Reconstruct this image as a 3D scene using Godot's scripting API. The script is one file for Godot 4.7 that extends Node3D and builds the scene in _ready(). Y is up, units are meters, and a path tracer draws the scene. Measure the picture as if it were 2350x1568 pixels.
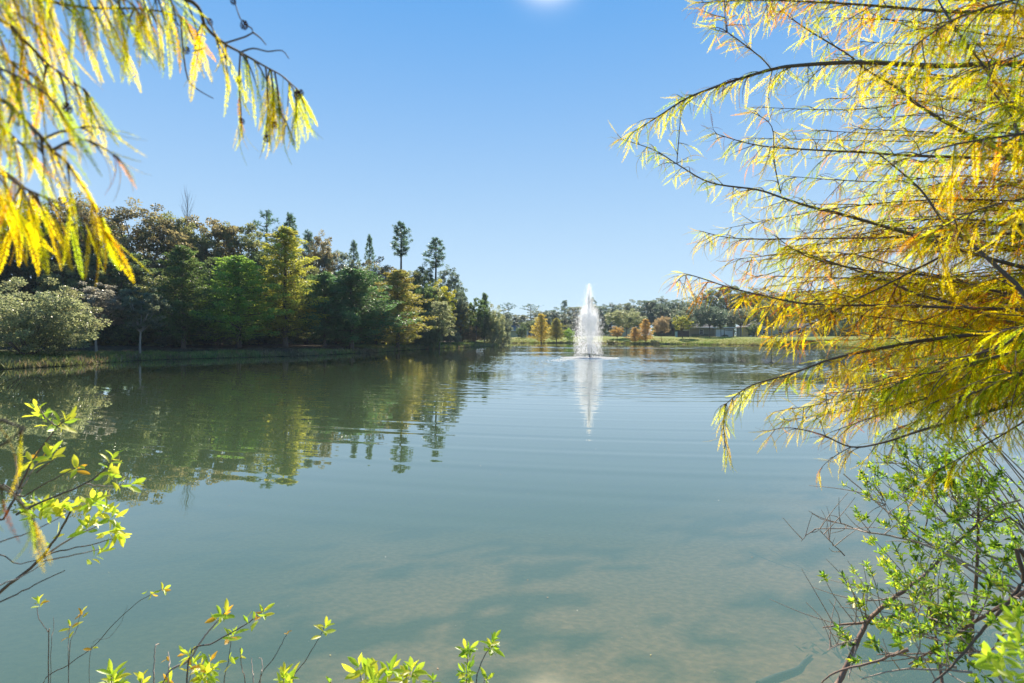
extends Node3D
# A lake with a fountain, seen between two bald cypresses. Units are metres, the water lies at y = 0,
# the eye stands 2.2 m above it and looks along -z.

const EYE := 2.2
const FOCAL := 1305.0       # pixels of the 2350-wide survey picture per unit slope
const HORIZON := 770.0
const MID := 1175.0
const FOUNTAIN := Vector3(7.5, 0.0, -55.0)

var rng := RandomNumberGenerator.new()
var noise := FastNoiseLite.new()
var shore := PackedVector2Array()
var names := {}
var mats := {}
var soft_noise: NoiseTexture2D
var fine_noise: NoiseTexture2D

# ------------------------------------------------------------------ helpers
func at(x: float, y: float, d: float) -> Vector3:
	return Vector3((x - MID) / FOCAL * d, EYE - (y - HORIZON) / FOCAL * d, -d)

func numbered(called: String) -> String:
	var n: int = names.get(called, 0)
	names[called] = n + 1
	return called if n == 0 else "%s_%03d" % [called, n]

func mat(key: String, c: Vector3, rough := 0.8, vertex := false, back := 0.0, spec := 0.5) -> StandardMaterial3D:
	if mats.has(key):
		return mats[key]
	var m := StandardMaterial3D.new()
	m.resource_name = key
	m.albedo_color = Color(c.x, c.y, c.z).linear_to_srgb()
	m.roughness = rough
	m.metallic_specular = spec
	m.vertex_color_use_as_albedo = vertex
	m.cull_mode = BaseMaterial3D.CULL_DISABLED
	if back > 0.0:
		m.backlight_enabled = true
		m.backlight = Color(back, back, back).linear_to_srgb()
	mats[key] = m
	return m

func thing(called: String, label: String, category: String, where := Vector3.ZERO, group := "") -> Node3D:
	var o := Node3D.new()
	o.name = numbered(called)
	add_child(o)
	o.position = where
	o.set_meta("label", label)
	o.set_meta("category", category)
	if group:
		o.set_meta("group", group)
	return o

func part(called: String, mesh: Mesh, m: Material, parent: Node3D, t := Transform3D()) -> MeshInstance3D:
	var o := MeshInstance3D.new()
	o.name = called
	o.mesh = mesh
	o.material_override = m
	o.transform = t
	parent.add_child(o, true)
	return o

func structure(called: String, mesh: Mesh, m: Material) -> MeshInstance3D:
	var o := part(called, mesh, m, self)
	o.set_meta("kind", "structure")
	o.set_meta("label", called.replace("_", " "))
	return o

func scatter(called: String, mesh: Mesh, m: Material, parent: Node3D, where: Array, colors := []) -> MultiMeshInstance3D:
	var mm := MultiMesh.new()
	mm.transform_format = MultiMesh.TRANSFORM_3D
	mm.use_colors = colors.size() > 0
	mm.mesh = mesh
	mm.instance_count = where.size()
	for i in where.size():
		mm.set_instance_transform(i, where[i])
		if colors.size():
			mm.set_instance_color(i, colors[i])
	var o := MultiMeshInstance3D.new()
	o.name = called
	o.multimesh = mm
	o.material_override = m
	parent.add_child(o, true)
	o.set_meta("kind", "stuff")
	return o

class Shape:
	var v := PackedVector3Array()
	var c := PackedColorArray()
	var n := PackedVector3Array()
	var i := PackedInt32Array()
	var smooth := false

	func leaf(p: Vector3, d: Vector3, side: Vector3, length: float, width: float, col: Color, fold := Vector3.ZERO) -> void:
		var k := v.size()
		var mid := p + d * (length * 0.45)
		v.append(p); v.append(mid + side * width + fold); v.append(p + d * length); v.append(mid - side * width + fold)
		c.append(col); c.append(col); c.append(col); c.append(col)
		i.append(k); i.append(k + 1); i.append(k + 2); i.append(k); i.append(k + 2); i.append(k + 3)

	func quad(a: Vector3, b: Vector3, cc: Vector3, d: Vector3, col := Color.WHITE) -> void:
		var k := v.size()
		v.append(a); v.append(b); v.append(cc); v.append(d)
		for q in 4: c.append(col)
		i.append(k); i.append(k + 1); i.append(k + 2); i.append(k); i.append(k + 2); i.append(k + 3)

	func box(lo: Vector3, hi: Vector3, col := Color.WHITE) -> void:
		var p := []
		for q in 8:
			p.append(Vector3(hi.x if q & 1 else lo.x, hi.y if q & 2 else lo.y, hi.z if q & 4 else lo.z))
		for f in [[0, 2, 3, 1], [4, 5, 7, 6], [0, 4, 6, 2], [1, 3, 7, 5], [0, 1, 5, 4], [2, 6, 7, 3]]:
			quad(p[f[0]], p[f[1]], p[f[2]], p[f[3]], col)

	func tube(pts: Array, r0: float, r1: float, sides := 6, col := Color.WHITE) -> void:
		var first := v.size()
		var count := pts.size()
		for k in count:
			var t: Vector3 = (pts[mini(k + 1, count - 1)] - pts[maxi(k - 1, 0)])
			t = t.normalized() if t.length() > 1e-6 else Vector3.UP
			var a := t.cross(Vector3.UP if absf(t.y) < 0.9 else Vector3.RIGHT).normalized()
			var b := t.cross(a)
			var r := lerpf(r0, r1, float(k) / maxf(count - 1, 1))
			for s in sides:
				var g := TAU * s / sides
				v.append(pts[k] + (a * cos(g) + b * sin(g)) * r)
				c.append(col)
		for k in count - 1:
			for s in sides:
				var q := first + k * sides + s
				var w := first + k * sides + (s + 1) % sides
				i.append(q); i.append(w); i.append(q + sides)
				i.append(w); i.append(w + sides); i.append(q + sides)

	func mesh() -> ArrayMesh:
		var a := []
		a.resize(Mesh.ARRAY_MAX)
		a[Mesh.ARRAY_VERTEX] = v
		if c.size() == v.size():
			a[Mesh.ARRAY_COLOR] = c
		a[Mesh.ARRAY_INDEX] = i
		if n.size():
			a[Mesh.ARRAY_NORMAL] = n
		elif smooth:
			var nn := PackedVector3Array()
			nn.resize(v.size())
			for k in range(0, i.size(), 3):
				var f := (v[i[k + 2]] - v[i[k]]).cross(v[i[k + 1]] - v[i[k]])
				nn[i[k]] += f; nn[i[k + 1]] += f; nn[i[k + 2]] += f
			for k in nn.size():
				nn[k] = nn[k].normalized()
			a[Mesh.ARRAY_NORMAL] = nn
		var m := ArrayMesh.new()
		m.add_surface_from_arrays(Mesh.PRIMITIVE_TRIANGLES, a)
		return m

func R(a: float, b: float) -> float:
	return rng.randf_range(a, b)

func ball() -> Vector3:
	while true:
		var p := Vector3(R(-1, 1), R(-1, 1), R(-1, 1))
		if p.length_squared() < 1.0 and p.length_squared() > 0.001:
			return p
	return Vector3.UP

func across(d: Vector3) -> Vector3:
	var s := d.cross(ball())
	return s.normalized() if s.length() > 1e-4 else d.cross(Vector3.UP).normalized()

func curve(pts: Array, step := 6) -> Array:          # a smooth line through the points
	var out := []
	for k in pts.size() - 1:
		var a: Vector3 = pts[maxi(k - 1, 0)]
		var b: Vector3 = pts[k]
		var cc: Vector3 = pts[k + 1]
		var d: Vector3 = pts[mini(k + 2, pts.size() - 1)]
		for s in step:
			out.append(b.cubic_interpolate(cc, a, d, float(s) / step))
	out.append(pts[-1])
	return out

func tint(c: Vector3, by := 0.15) -> Color:
	var k := 1.0 + R(-by, by)
	return Color(c.x * k * (1.0 + R(-by, by) * 0.5), c.y * k, c.z * k * (1.0 + R(-by, by) * 0.5))

# ------------------------------------------------------------------ the land
func shore_distance(p: Vector2) -> float:             # metres from the water's edge, negative in the lake
	var best := 1e9
	for k in shore.size():
		var q := Geometry2D.get_closest_point_to_segment(p, shore[k], shore[(k + 1) % shore.size()])
		best = minf(best, q.distance_squared_to(p))
	best = sqrt(best)
	return -best if Geometry2D.is_point_in_polygon(p, shore) else best

func land_height(s: float, p: Vector2) -> float:
	if s < 0.0:
		var deep := 2.8 * (1.0 - exp(s * 0.16 / 2.8))
		return -deep + noise.get_noise_2d(p.x * 8.0, p.y * 8.0) * 0.05 * minf(1.0, -s)
	var far := smoothstep(-95.0, -125.0, p.y) * smoothstep(-6.0, 6.0, p.x)
	var top := lerpf(1.15, 1.85, far)
	var run := lerpf(4.5, 9.0, far)
	return top * (1.0 - exp(-s / run)) + noise.get_noise_2d(p.x * 2.5, p.y * 2.5) * 0.14 * minf(1.0, s * 0.3)

func ground_at(x: float, z: float) -> float:
	var p := Vector2(x, z)
	return land_height(shore_distance(p), p)

func ground_color(s: float, p: Vector2) -> Color:
	var k := noise.get_noise_2d(p.x * 3.0, p.y * 3.0)
	var f := noise.get_noise_2d(p.x * 14.0 + 50.0, p.y * 14.0)
	if s < 0.0:
		var sand := Vector3(0.62, 0.37, 0.18).lerp(Vector3(0.42, 0.26, 0.13), clampf(0.5 + f, 0, 1))
		var mud := Vector3(0.045, 0.07, 0.018)
		var weed := smoothstep(0.10, 0.30, noise.get_noise_2d(p.x * 24.0, p.y * 44.0 + 30.0) + 0.5 * noise.get_noise_2d(p.x * 90.0, p.y * 90.0) + 0.25 * noise.get_noise_2d(p.x * 8.0, p.y * 12.0))
		var c := sand.lerp(mud, maxf(smoothstep(2.2, 8.0, -s), 0.9 * smoothstep(0.4, -2.6, p.x + k * 1.5)))
		c = c.lerp(Vector3(0.035, 0.05, 0.03), weed * 0.85)
		return Color(c.x, c.y, c.z)
	var far := maxf(smoothstep(-100.0, -125.0, p.y) * smoothstep(-6.0, 2.0, p.x), smoothstep(10.0, 30.0, p.x))
	var grass := Vector3(0.22, 0.295, 0.035).lerp(Vector3(0.31, 0.29, 0.06), clampf(0.45 + k * 0.9 + f * 0.5, 0, 1))
	if far < 0.5:
		grass = Vector3(0.14, 0.20, 0.035).lerp(Vector3(0.23, 0.215, 0.06), clampf(0.45 + k + f * 0.6, 0, 1))
	var litter := Vector3(0.115, 0.07, 0.045).lerp(Vector3(0.06, 0.055, 0.03), clampf(0.5 + f, 0, 1))
	var shade := smoothstep(-51.0, -56.0, p.y) * smoothstep(-80.0, -72.0, p.y)
	var wood := (1.0 - far) * smoothstep(lerpf(4.5, 0.7, shade), lerpf(8.5, 2.6, shade), s + k * 4.0) * smoothstep(-20.0, -40.0, p.y)
	var edge := 1.0 - smoothstep(0.15, 1.1, s + f * 0.5)
	var r := grass.lerp(litter, wood).lerp(Vector3(0.17, 0.13, 0.085), edge * 0.8)
	return Color(r.x, r.y, r.z)

func grid_lines(lo: float, hi: float, dense_lo: float, dense_hi: float, step: float, grow: float) -> Array:
	var out := []
	var x := dense_lo
	while x <= dense_hi:
		out.append(x)
		x += step
	var s := step
	while x < hi:
		s *= grow
		out.append(x)
		x += s
	s = step
	x = dense_lo - step
	while x > lo:
		s *= grow
		out.push_front(x)
		x -= s
	return out

func build_ground() -> void:
	var xs := grid_lines(-700, 700, -7, 7, 0.22, 1.045)
	var zs := grid_lines(-700, 60, -9, 0.6, 0.22, 1.028)
	var sh := Shape.new()
	sh.smooth = true
	for z in zs:
		for x in xs:
			var p := Vector2(x, z)
			var s := shore_distance(p)
			sh.v.append(Vector3(x, land_height(s, p), z))
			sh.c.append(ground_color(s, p))
	var w := xs.size()
	for r in zs.size() - 1:
		for k in w - 1:
			var q := r * w + k
			sh.i.append_array([q, q + 1, q + w, q + 1, q + w + 1, q + w])
	for k in range(0, sh.i.size(), 3):                 # front faces run clockwise seen from above
		var t := sh.i[k]
		var f := (sh.v[sh.i[k + 2]] - sh.v[t]).cross(sh.v[sh.i[k + 1]] - sh.v[t])
		if f.y < 0.0:
			sh.i[k] = sh.i[k + 1]
			sh.i[k + 1] = t
	var m := mat("ground", Vector3.ONE, 0.95, true, 0.0, 0.2)
	m.albedo_texture = fine_noise
	m.uv1_triplanar = true
	m.uv1_world_triplanar = true
	m.uv1_scale = Vector3(0.55, 0.55, 0.55)
	m.heightmap_enabled = true
	m.heightmap_texture = soft_noise
	m.heightmap_scale = 1.5
	structure("ground", sh.mesh(), m)

func wave(p: Vector2) -> float:                        # height of the water's skin
	var q := p - Vector2(FOUNTAIN.x, FOUNTAIN.z)
	var r := q.length()
	var g := q.angle()
	var wob := noise.get_noise_2d(cos(g) * 60.0 + 7.0, sin(g) * 60.0 + r * 0.6)
	var h := 0.0
	var near := smoothstep(52.0, 42.0, r)
	var train := 0.55 + 0.8 * noise.get_noise_2d(r * 4.0 + 11.0, g * 25.0)
	var slope := (0.045 * exp(-r / 7.0) + 0.0135) * near * maxf(train, 0.1) + 0.0016
	var left := smoothstep(-2.0, -14.0, p.x)
	slope *= 1.0 - 0.55 * left
	var ph := wob * 3.2
	h += slope * 0.62 / TAU * sin(r * TAU / 0.62 + ph * 2.0)
	h += slope * 0.8 * 0.43 / TAU * sin(r * TAU / 0.43 + ph * 3.0 + 1.3)
	h += slope * 0.7 * 1.07 / TAU * sin(r * TAU / 1.07 + ph + 2.1)
	var breeze := smoothstep(-17.0, -27.0, p.y) * smoothstep(-9.0, 3.0, p.x + 0.06 * (p.y + 40.0))
	breeze *= clampf(0.62 + 1.5 * noise.get_noise_2d(p.x * 1.1, p.y * 2.6 + 90.0), 0.12, 1.25)
	breeze = maxf(breeze, 0.10 * smoothstep(-12.0, -24.0, p.y))
	h += breeze * 0.018 * noise.get_noise_2d(p.x * 70.0, p.y * 150.0)
	h += breeze * 0.016 * noise.get_noise_2d(p.x * 38.0 + 400.0, p.y * 85.0)
	return h

func build_water() -> void:
	var rings := []
	var r := 0.4
	while r < 57.0:
		rings.append(r)
		r += 0.085
	var s := 0.085
	while r < 125.0:
		rings.append(r)
		s = minf(s * 1.03, 1.2)
		r += s
	var segs := 440
	var sh := Shape.new()
	var w := segs + 1
	for rr in rings:
		for k in w:
			var g := TAU * (k % segs) / segs
			var p := Vector2(FOUNTAIN.x + cos(g) * rr, FOUNTAIN.z + sin(g) * rr)
			sh.v.append(Vector3(p.x, wave(p), p.y))
	sh.c.resize(sh.v.size())
	sh.c.fill(Color.WHITE)
	sh.n.resize(sh.v.size())
	for a in rings.size():
		for k in w:
			var e := sh.v[a * w + (k + 1) % segs] - sh.v[a * w + (k + segs - 1) % segs]
			var f := sh.v[mini(a + 1, rings.size() - 1) * w + k] - sh.v[maxi(a - 1, 0) * w + k]
			var nn := e.cross(f).normalized()
			sh.n[a * w + k] = nn if nn.y > 0.0 else -nn
	for a in rings.size() - 1:
		for k in segs:
			var q := a * w + k
			sh.i.append(q); sh.i.append(q + w); sh.i.append(q + 1)
			sh.i.append(q + 1); sh.i.append(q + w); sh.i.append(q + w + 1)
	sh.c = PackedColorArray()
	var m := StandardMaterial3D.new()
	m.resource_name = "lake water"
	m.transparency = BaseMaterial3D.TRANSPARENCY_ALPHA
	m.albedo_color = Color(WATER.x, WATER.y, WATER.z).linear_to_srgb()
	m.albedo_color.a = WATER_MURK
	m.roughness = 0.0
	m.metallic_specular = 0.76
	m.clearcoat_enabled = true
	m.clearcoat = 1.0
	m.clearcoat_roughness = 0.0
	m.cull_mode = BaseMaterial3D.CULL_DISABLED
	structure("lake_water", sh.mesh(), m)

const WATER := Vector3(0.104, 0.166, 0.072)
const WATER_MURK := 0.56

# ------------------------------------------------------------------ trees of the far banks
# A kind is grown once: {crown, trunk, h, r}; every tree is its own thing that shares those meshes.
func broad_kind(h: float, r: float, low: float, lobes: int, clumps: int, leaves: int, leaf: float, sparse := 0.0) -> Dictionary:
	var cr := Shape.new()
	var tr := Shape.new()
	var base := h * low
	var mid := (h + base) * 0.5
	var ry := (h - base) * 0.5
	var fork := Vector3(R(-0.2, 0.2), base + ry * 0.35, R(-0.2, 0.2))
	tr.tube(curve([Vector3(0, -0.4, 0), Vector3(R(-0.1, 0.1), base * 0.5, R(-0.1, 0.1)), fork], 4), h * 0.012 + 0.01, h * 0.009, 7)
	var centres := []
	for k in lobes:
		var b := ball()
		b.y = lerpf(-0.75, 0.8, (k + 0.5) / lobes) + R(-0.1, 0.1)
		var ring := sqrt(maxf(0.05, 1.0 - b.y * b.y))
		var g := k * 2.4 + R(-0.4, 0.4)
		var reach := R(0.5, 0.78) * ring
		var p := Vector3(cos(g) * reach * r, mid + b.y * ry * 0.78, sin(g) * reach * r)
		centres.append(p)
		var inner := fork.lerp(p, 0.55) + Vector3(0, -0.25, 0)
		tr.tube(curve([fork - Vector3(0, ry * 0.2, 0), inner, p], 3), h * 0.007, h * 0.002, 5)
	for k in clumps:
		var c: Vector3 = centres[k % lobes]
		var size := r * R(0.30, 0.54)
		var d := ball().normalized()
		d.y = d.y * 0.9 + 0.12
		var p := c + Vector3(d.x * size, d.y * size * minf(1.0, ry / r), d.z * size) * R(0.5, 1.15)
		if k % 3 == 0:
			tr.tube([c.lerp(p, 0.1), p], h * 0.0018, h * 0.0007, 3)
		var tone := R(0.55, 1.5)
		var warm := R(-0.08, 0.10)
		var cs := r * R(0.07, 0.16)
		for q in leaves:
			if R(0, 1) < sparse:
				continue
			var o := ball()
			var at_leaf := p + Vector3(o.x * cs, o.y * cs * 0.62, o.z * cs)
			var dir := (o + d * 0.5 + Vector3(0, -0.25, 0) + ball() * 0.9).normalized()
			var t := tone * R(0.78, 1.22)
			cr.leaf(at_leaf, dir, across(dir), leaf * R(0.7, 1.3), leaf * R(0.24, 0.38), Color(t * (1 + warm), t, t * (1 - warm)))
	return {"crown": cr.mesh(), "trunk": tr.mesh(), "h": h, "r": r}

func cone_kind(h: float, r: float, branches: int, sprays: int, leaf: float, airy := 0.0) -> Dictionary:
	var cr := Shape.new()
	var tr := Shape.new()
	tr.tube(curve([Vector3(0, -0.4, 0), Vector3(0.05, h * 0.3, 0.04), Vector3(-0.06, h * 0.7, 0.0), Vector3(0, h * 0.97, 0)], 4), h * 0.016, h * 0.002, 7)
	for k in branches:
		var f := pow(float(k) / branches, 0.9)
		var y := lerpf(h * 0.09, h * 0.985, f)
		var g := k * 2.399 + R(-0.3, 0.3)
		var reach := r * (pow(1.0 - f, 0.52) * R(0.55, 1.22) + 0.03) * (0.85 + 0.22 * sin(k * 0.37 + g))
		if f < 0.12:
			reach *= 0.75
		if airy > 0.0 and R(0, 1) < airy:
			reach *= 0.5
		var out := Vector3(cos(g), 0, sin(g))
		var tip := Vector3(0, y, 0) + out * reach + Vector3(0, reach * R(0.05, 0.38), 0)
		tr.tube([Vector3(0, y, 0), Vector3(0, y, 0).lerp(tip, 0.6) + Vector3(0, -reach * 0.03, 0), tip], 0.03 + reach * 0.006, 0.008, 3)
		var tone := R(0.6, 1.4)
		var warm := R(-0.08, 0.16)
		var n := int(sprays * (0.25 + reach / r))
		for q in n:
			var u := pow(R(0.02, 1.0), 0.7)
			var wide := reach * 0.26 * (1.1 - u) + 0.13
			var p := Vector3(0, y, 0).lerp(tip, u) + ball() * wide * Vector3(1, 0.95, 1)
			var dir := (out * 0.55 + ball() * 0.75 + Vector3(0, R(-0.55, 0.35), 0)).normalized()
			var t := tone * R(0.8, 1.2)
			cr.leaf(p, dir, across(dir), leaf * R(0.7, 1.35), leaf * R(0.13, 0.21), Color(t * (1 + warm), t, t * (1 - warm)))
	return {"crown": cr.mesh(), "trunk": tr.mesh(), "h": h, "r": r}

func pine_kind(h: float, r: float, low: float, tufts: int, round_top: float) -> Dictionary:
	var cr := Shape.new()
	var tr := Shape.new()
	tr.tube(curve([Vector3(0, -0.4, 0), Vector3(0.12, h * 0.4, 0), Vector3(-0.1, h * 0.75, 0.05), Vector3(0, h * 0.985, 0)], 4), h * 0.013, h * 0.002, 7)
	var branches := int(tufts / 7.0)
	for k in branches:
		var f := (k + 0.5) / branches
		var y := lerpf(h * low, h * 0.97, f)
		var g := k * 2.399 + R(-0.5, 0.5)
		var shape := lerpf(1.0 - f * 0.86, sqrt(maxf(0.06, 1.0 - pow(2.0 * f - 0.95, 2.0))), round_top)
		var reach := r * shape * R(0.6, 1.08)
		var out := Vector3(cos(g), 0, sin(g))
		var from := Vector3(0, y - reach * 0.25, 0)
		var tip := Vector3(0, y, 0) + out * reach + Vector3(0, reach * R(0.0, 0.3), 0)
		tr.tube(curve([from, from.lerp(tip, 0.5) - Vector3(0, reach * 0.08, 0), tip], 3), 0.035 + reach * 0.012, 0.012, 4)
		for q in 7:
			var p := from.lerp(tip, R(0.35, 1.03)) + ball() * r * 0.13
			var tone := R(0.75, 1.25)
			for b in 15:
				var dir := (ball() + Vector3(0, 0.35, 0) + out * 0.25).normalized()
				cr.leaf(p, dir, across(dir), R(0.32, 0.58), R(0.026, 0.044), Color(tone, tone, tone * R(0.85, 1.1)))
	return {"crown": cr.mesh(), "trunk": tr.mesh(), "h": h, "r": r}

func bare_kind(h: float) -> Dictionary:
	var tr := Shape.new()
	tr.tube([Vector3(0, -0.4, 0), Vector3(0.1, h * 0.5, 0), Vector3(0, h, 0)], h * 0.012, h * 0.001, 6)
	for k in 46:
		var y := h * R(0.55, 0.97)
		var d := (ball() + Vector3(0, 0.9, 0)).normalized()
		var a := Vector3(0, y, 0)
		var b := a + d * h * R(0.06, 0.16)
		tr.tube([a, b], 0.03, 0.012, 3)
		for q in 3:
			tr.tube([a.lerp(b, R(0.3, 0.9)), b + ball() * h * 0.06 + Vector3(0, h * 0.03, 0)], 0.014, 0.006, 3)
	return {"trunk": tr.mesh(), "h": h, "r": 2.0}

var kinds := {}
var bark := {}

func leaf_mat(key: String) -> StandardMaterial3D:
	return mats[key]

func tree(called: String, category: String, kind: String, x: float, top: float, d: float, half: float, look: String, label: String, group := "", turn := -1.0, sink := 0.0) -> Node3D:
	var k: Dictionary = kinds[kind]
	var p := at(x, 0, d)
	p.y = ground_at(p.x, p.z) - sink
	var tall := at(x, top, d).y - p.y
	var o := thing(called, label, category, p, group)
	var sy: float = tall / k.h
	var sx: float = half * (1.68 if kind in ["cypress_a", "cypress_b", "cypress_c"] else 1.4 if kind == "cypress_small" else 1.0 if kind.begins_with("bush") else 1.15) / FOCAL * d / k.r
	var t := Transform3D(Basis.from_euler(Vector3(0, turn if turn >= 0.0 else R(0, TAU), 0)).scaled(Vector3(sx, sy, sx)), Vector3.ZERO)
	part("trunk", k.trunk, mats["bark_pale"] if look.ends_with("pale_trunk") else mats["bark"], o, t)
	if k.has("crown"):
		var c := part("crown", k.crown, mats[look.trim_suffix("+pale_trunk")], o, t)
		c.set_meta("kind", "stuff")
	return o

func build_kinds() -> void:
	kinds.oak_a = broad_kind(14, 4.4, 0.07, 17, 250, 100, 0.235)
	kinds.oak_b = broad_kind(15, 4.0, 0.10, 18, 250, 95, 0.23)
	kinds.oak_c = broad_kind(13, 4.6, 0.06, 17, 240, 100, 0.24, 0.1)
	kinds.oak_d = broad_kind(16, 4.0, 0.12, 20, 240, 88, 0.225, 0.15)
	kinds.round_a = broad_kind(8, 4.2, 0.24, 13, 220, 90, 0.2)
	kinds.round_b = broad_kind(9, 4.0, 0.27, 12, 220, 90, 0.2)
	kinds.bush_a = broad_kind(6, 3.8, -0.08, 20, 330, 95, 0.16)
	kinds.bush_b = broad_kind(3, 1.9, -0.10, 11, 110, 70, 0.15)
	kinds.young = broad_kind(7.5, 1.8, 0.24, 12, 150, 80, 0.16, 0.1)
	kinds.cypress_a = cone_kind(13, 3.5, 150, 190, 0.25)
	kinds.cypress_b = cone_kind(11, 3.8, 150, 200, 0.24)
	kinds.cypress_c = cone_kind(14, 3.2, 170, 165, 0.25, 0.12)
	kinds.cypress_small = cone_kind(6, 2.0, 90, 130, 0.19, 0.08)
	kinds.pine_tall = pine_kind(23, 2.1, 0.70, 300, 1.0)
	kinds.pine_cone = pine_kind(19, 3.4, 0.30, 480, 0.15)
	kinds.pine_open = pine_kind(19, 3.2, 0.62, 150, 0.8)
	kinds.pine_flat = pine_kind(20, 4.0, 0.78, 130, 1.0)
	kinds.bare = bare_kind(17)
	mat("bark", Vector3(0.085, 0.066, 0.05), 0.9)
	mat("bark_pale", Vector3(0.24, 0.22, 0.19), 0.85)
	# leaf colours by species; each crown's leaves vary round them
	for a in [["oak_dark", Vector3(0.072, 0.10, 0.036), 0.36], ["oak_olive", Vector3(0.125, 0.135, 0.045), 0.38], ["oak_brown", Vector3(0.15, 0.128, 0.055), 0.42], ["oak_grey", Vector3(0.11, 0.13, 0.075), 0.42], ["oak_blue", Vector3(0.075, 0.105, 0.066), 0.42],
			["willow", Vector3(0.17, 0.185, 0.085), 0.4], ["lime", Vector3(0.15, 0.235, 0.035), 0.55], ["yellow_green", Vector3(0.24, 0.24, 0.03), 0.55], ["olive_gold", Vector3(0.20, 0.185, 0.035), 0.55], ["deep_green", Vector3(0.066, 0.125, 0.04), 0.5],
			["green", Vector3(0.075, 0.115, 0.03), 0.5], ["gold", Vector3(0.36, 0.28, 0.035), 0.55], ["orange", Vector3(0.33, 0.215, 0.05), 0.55], ["rose_brown", Vector3(0.22, 0.165, 0.085), 0.6], ["pine", Vector3(0.045, 0.085, 0.038), 0.45], ["pine_blue", Vector3(0.06, 0.10, 0.065), 0.45],
			["maple", Vector3(0.33, 0.31, 0.03), 0.5], ["silver", Vector3(0.17, 0.16, 0.12), 0.38]]:
		mat(a[0], a[1] * (1.8 if a[0].begins_with("oak") else 1.85), a[2] - 0.06, true, 1.45, 0.62)

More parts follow.
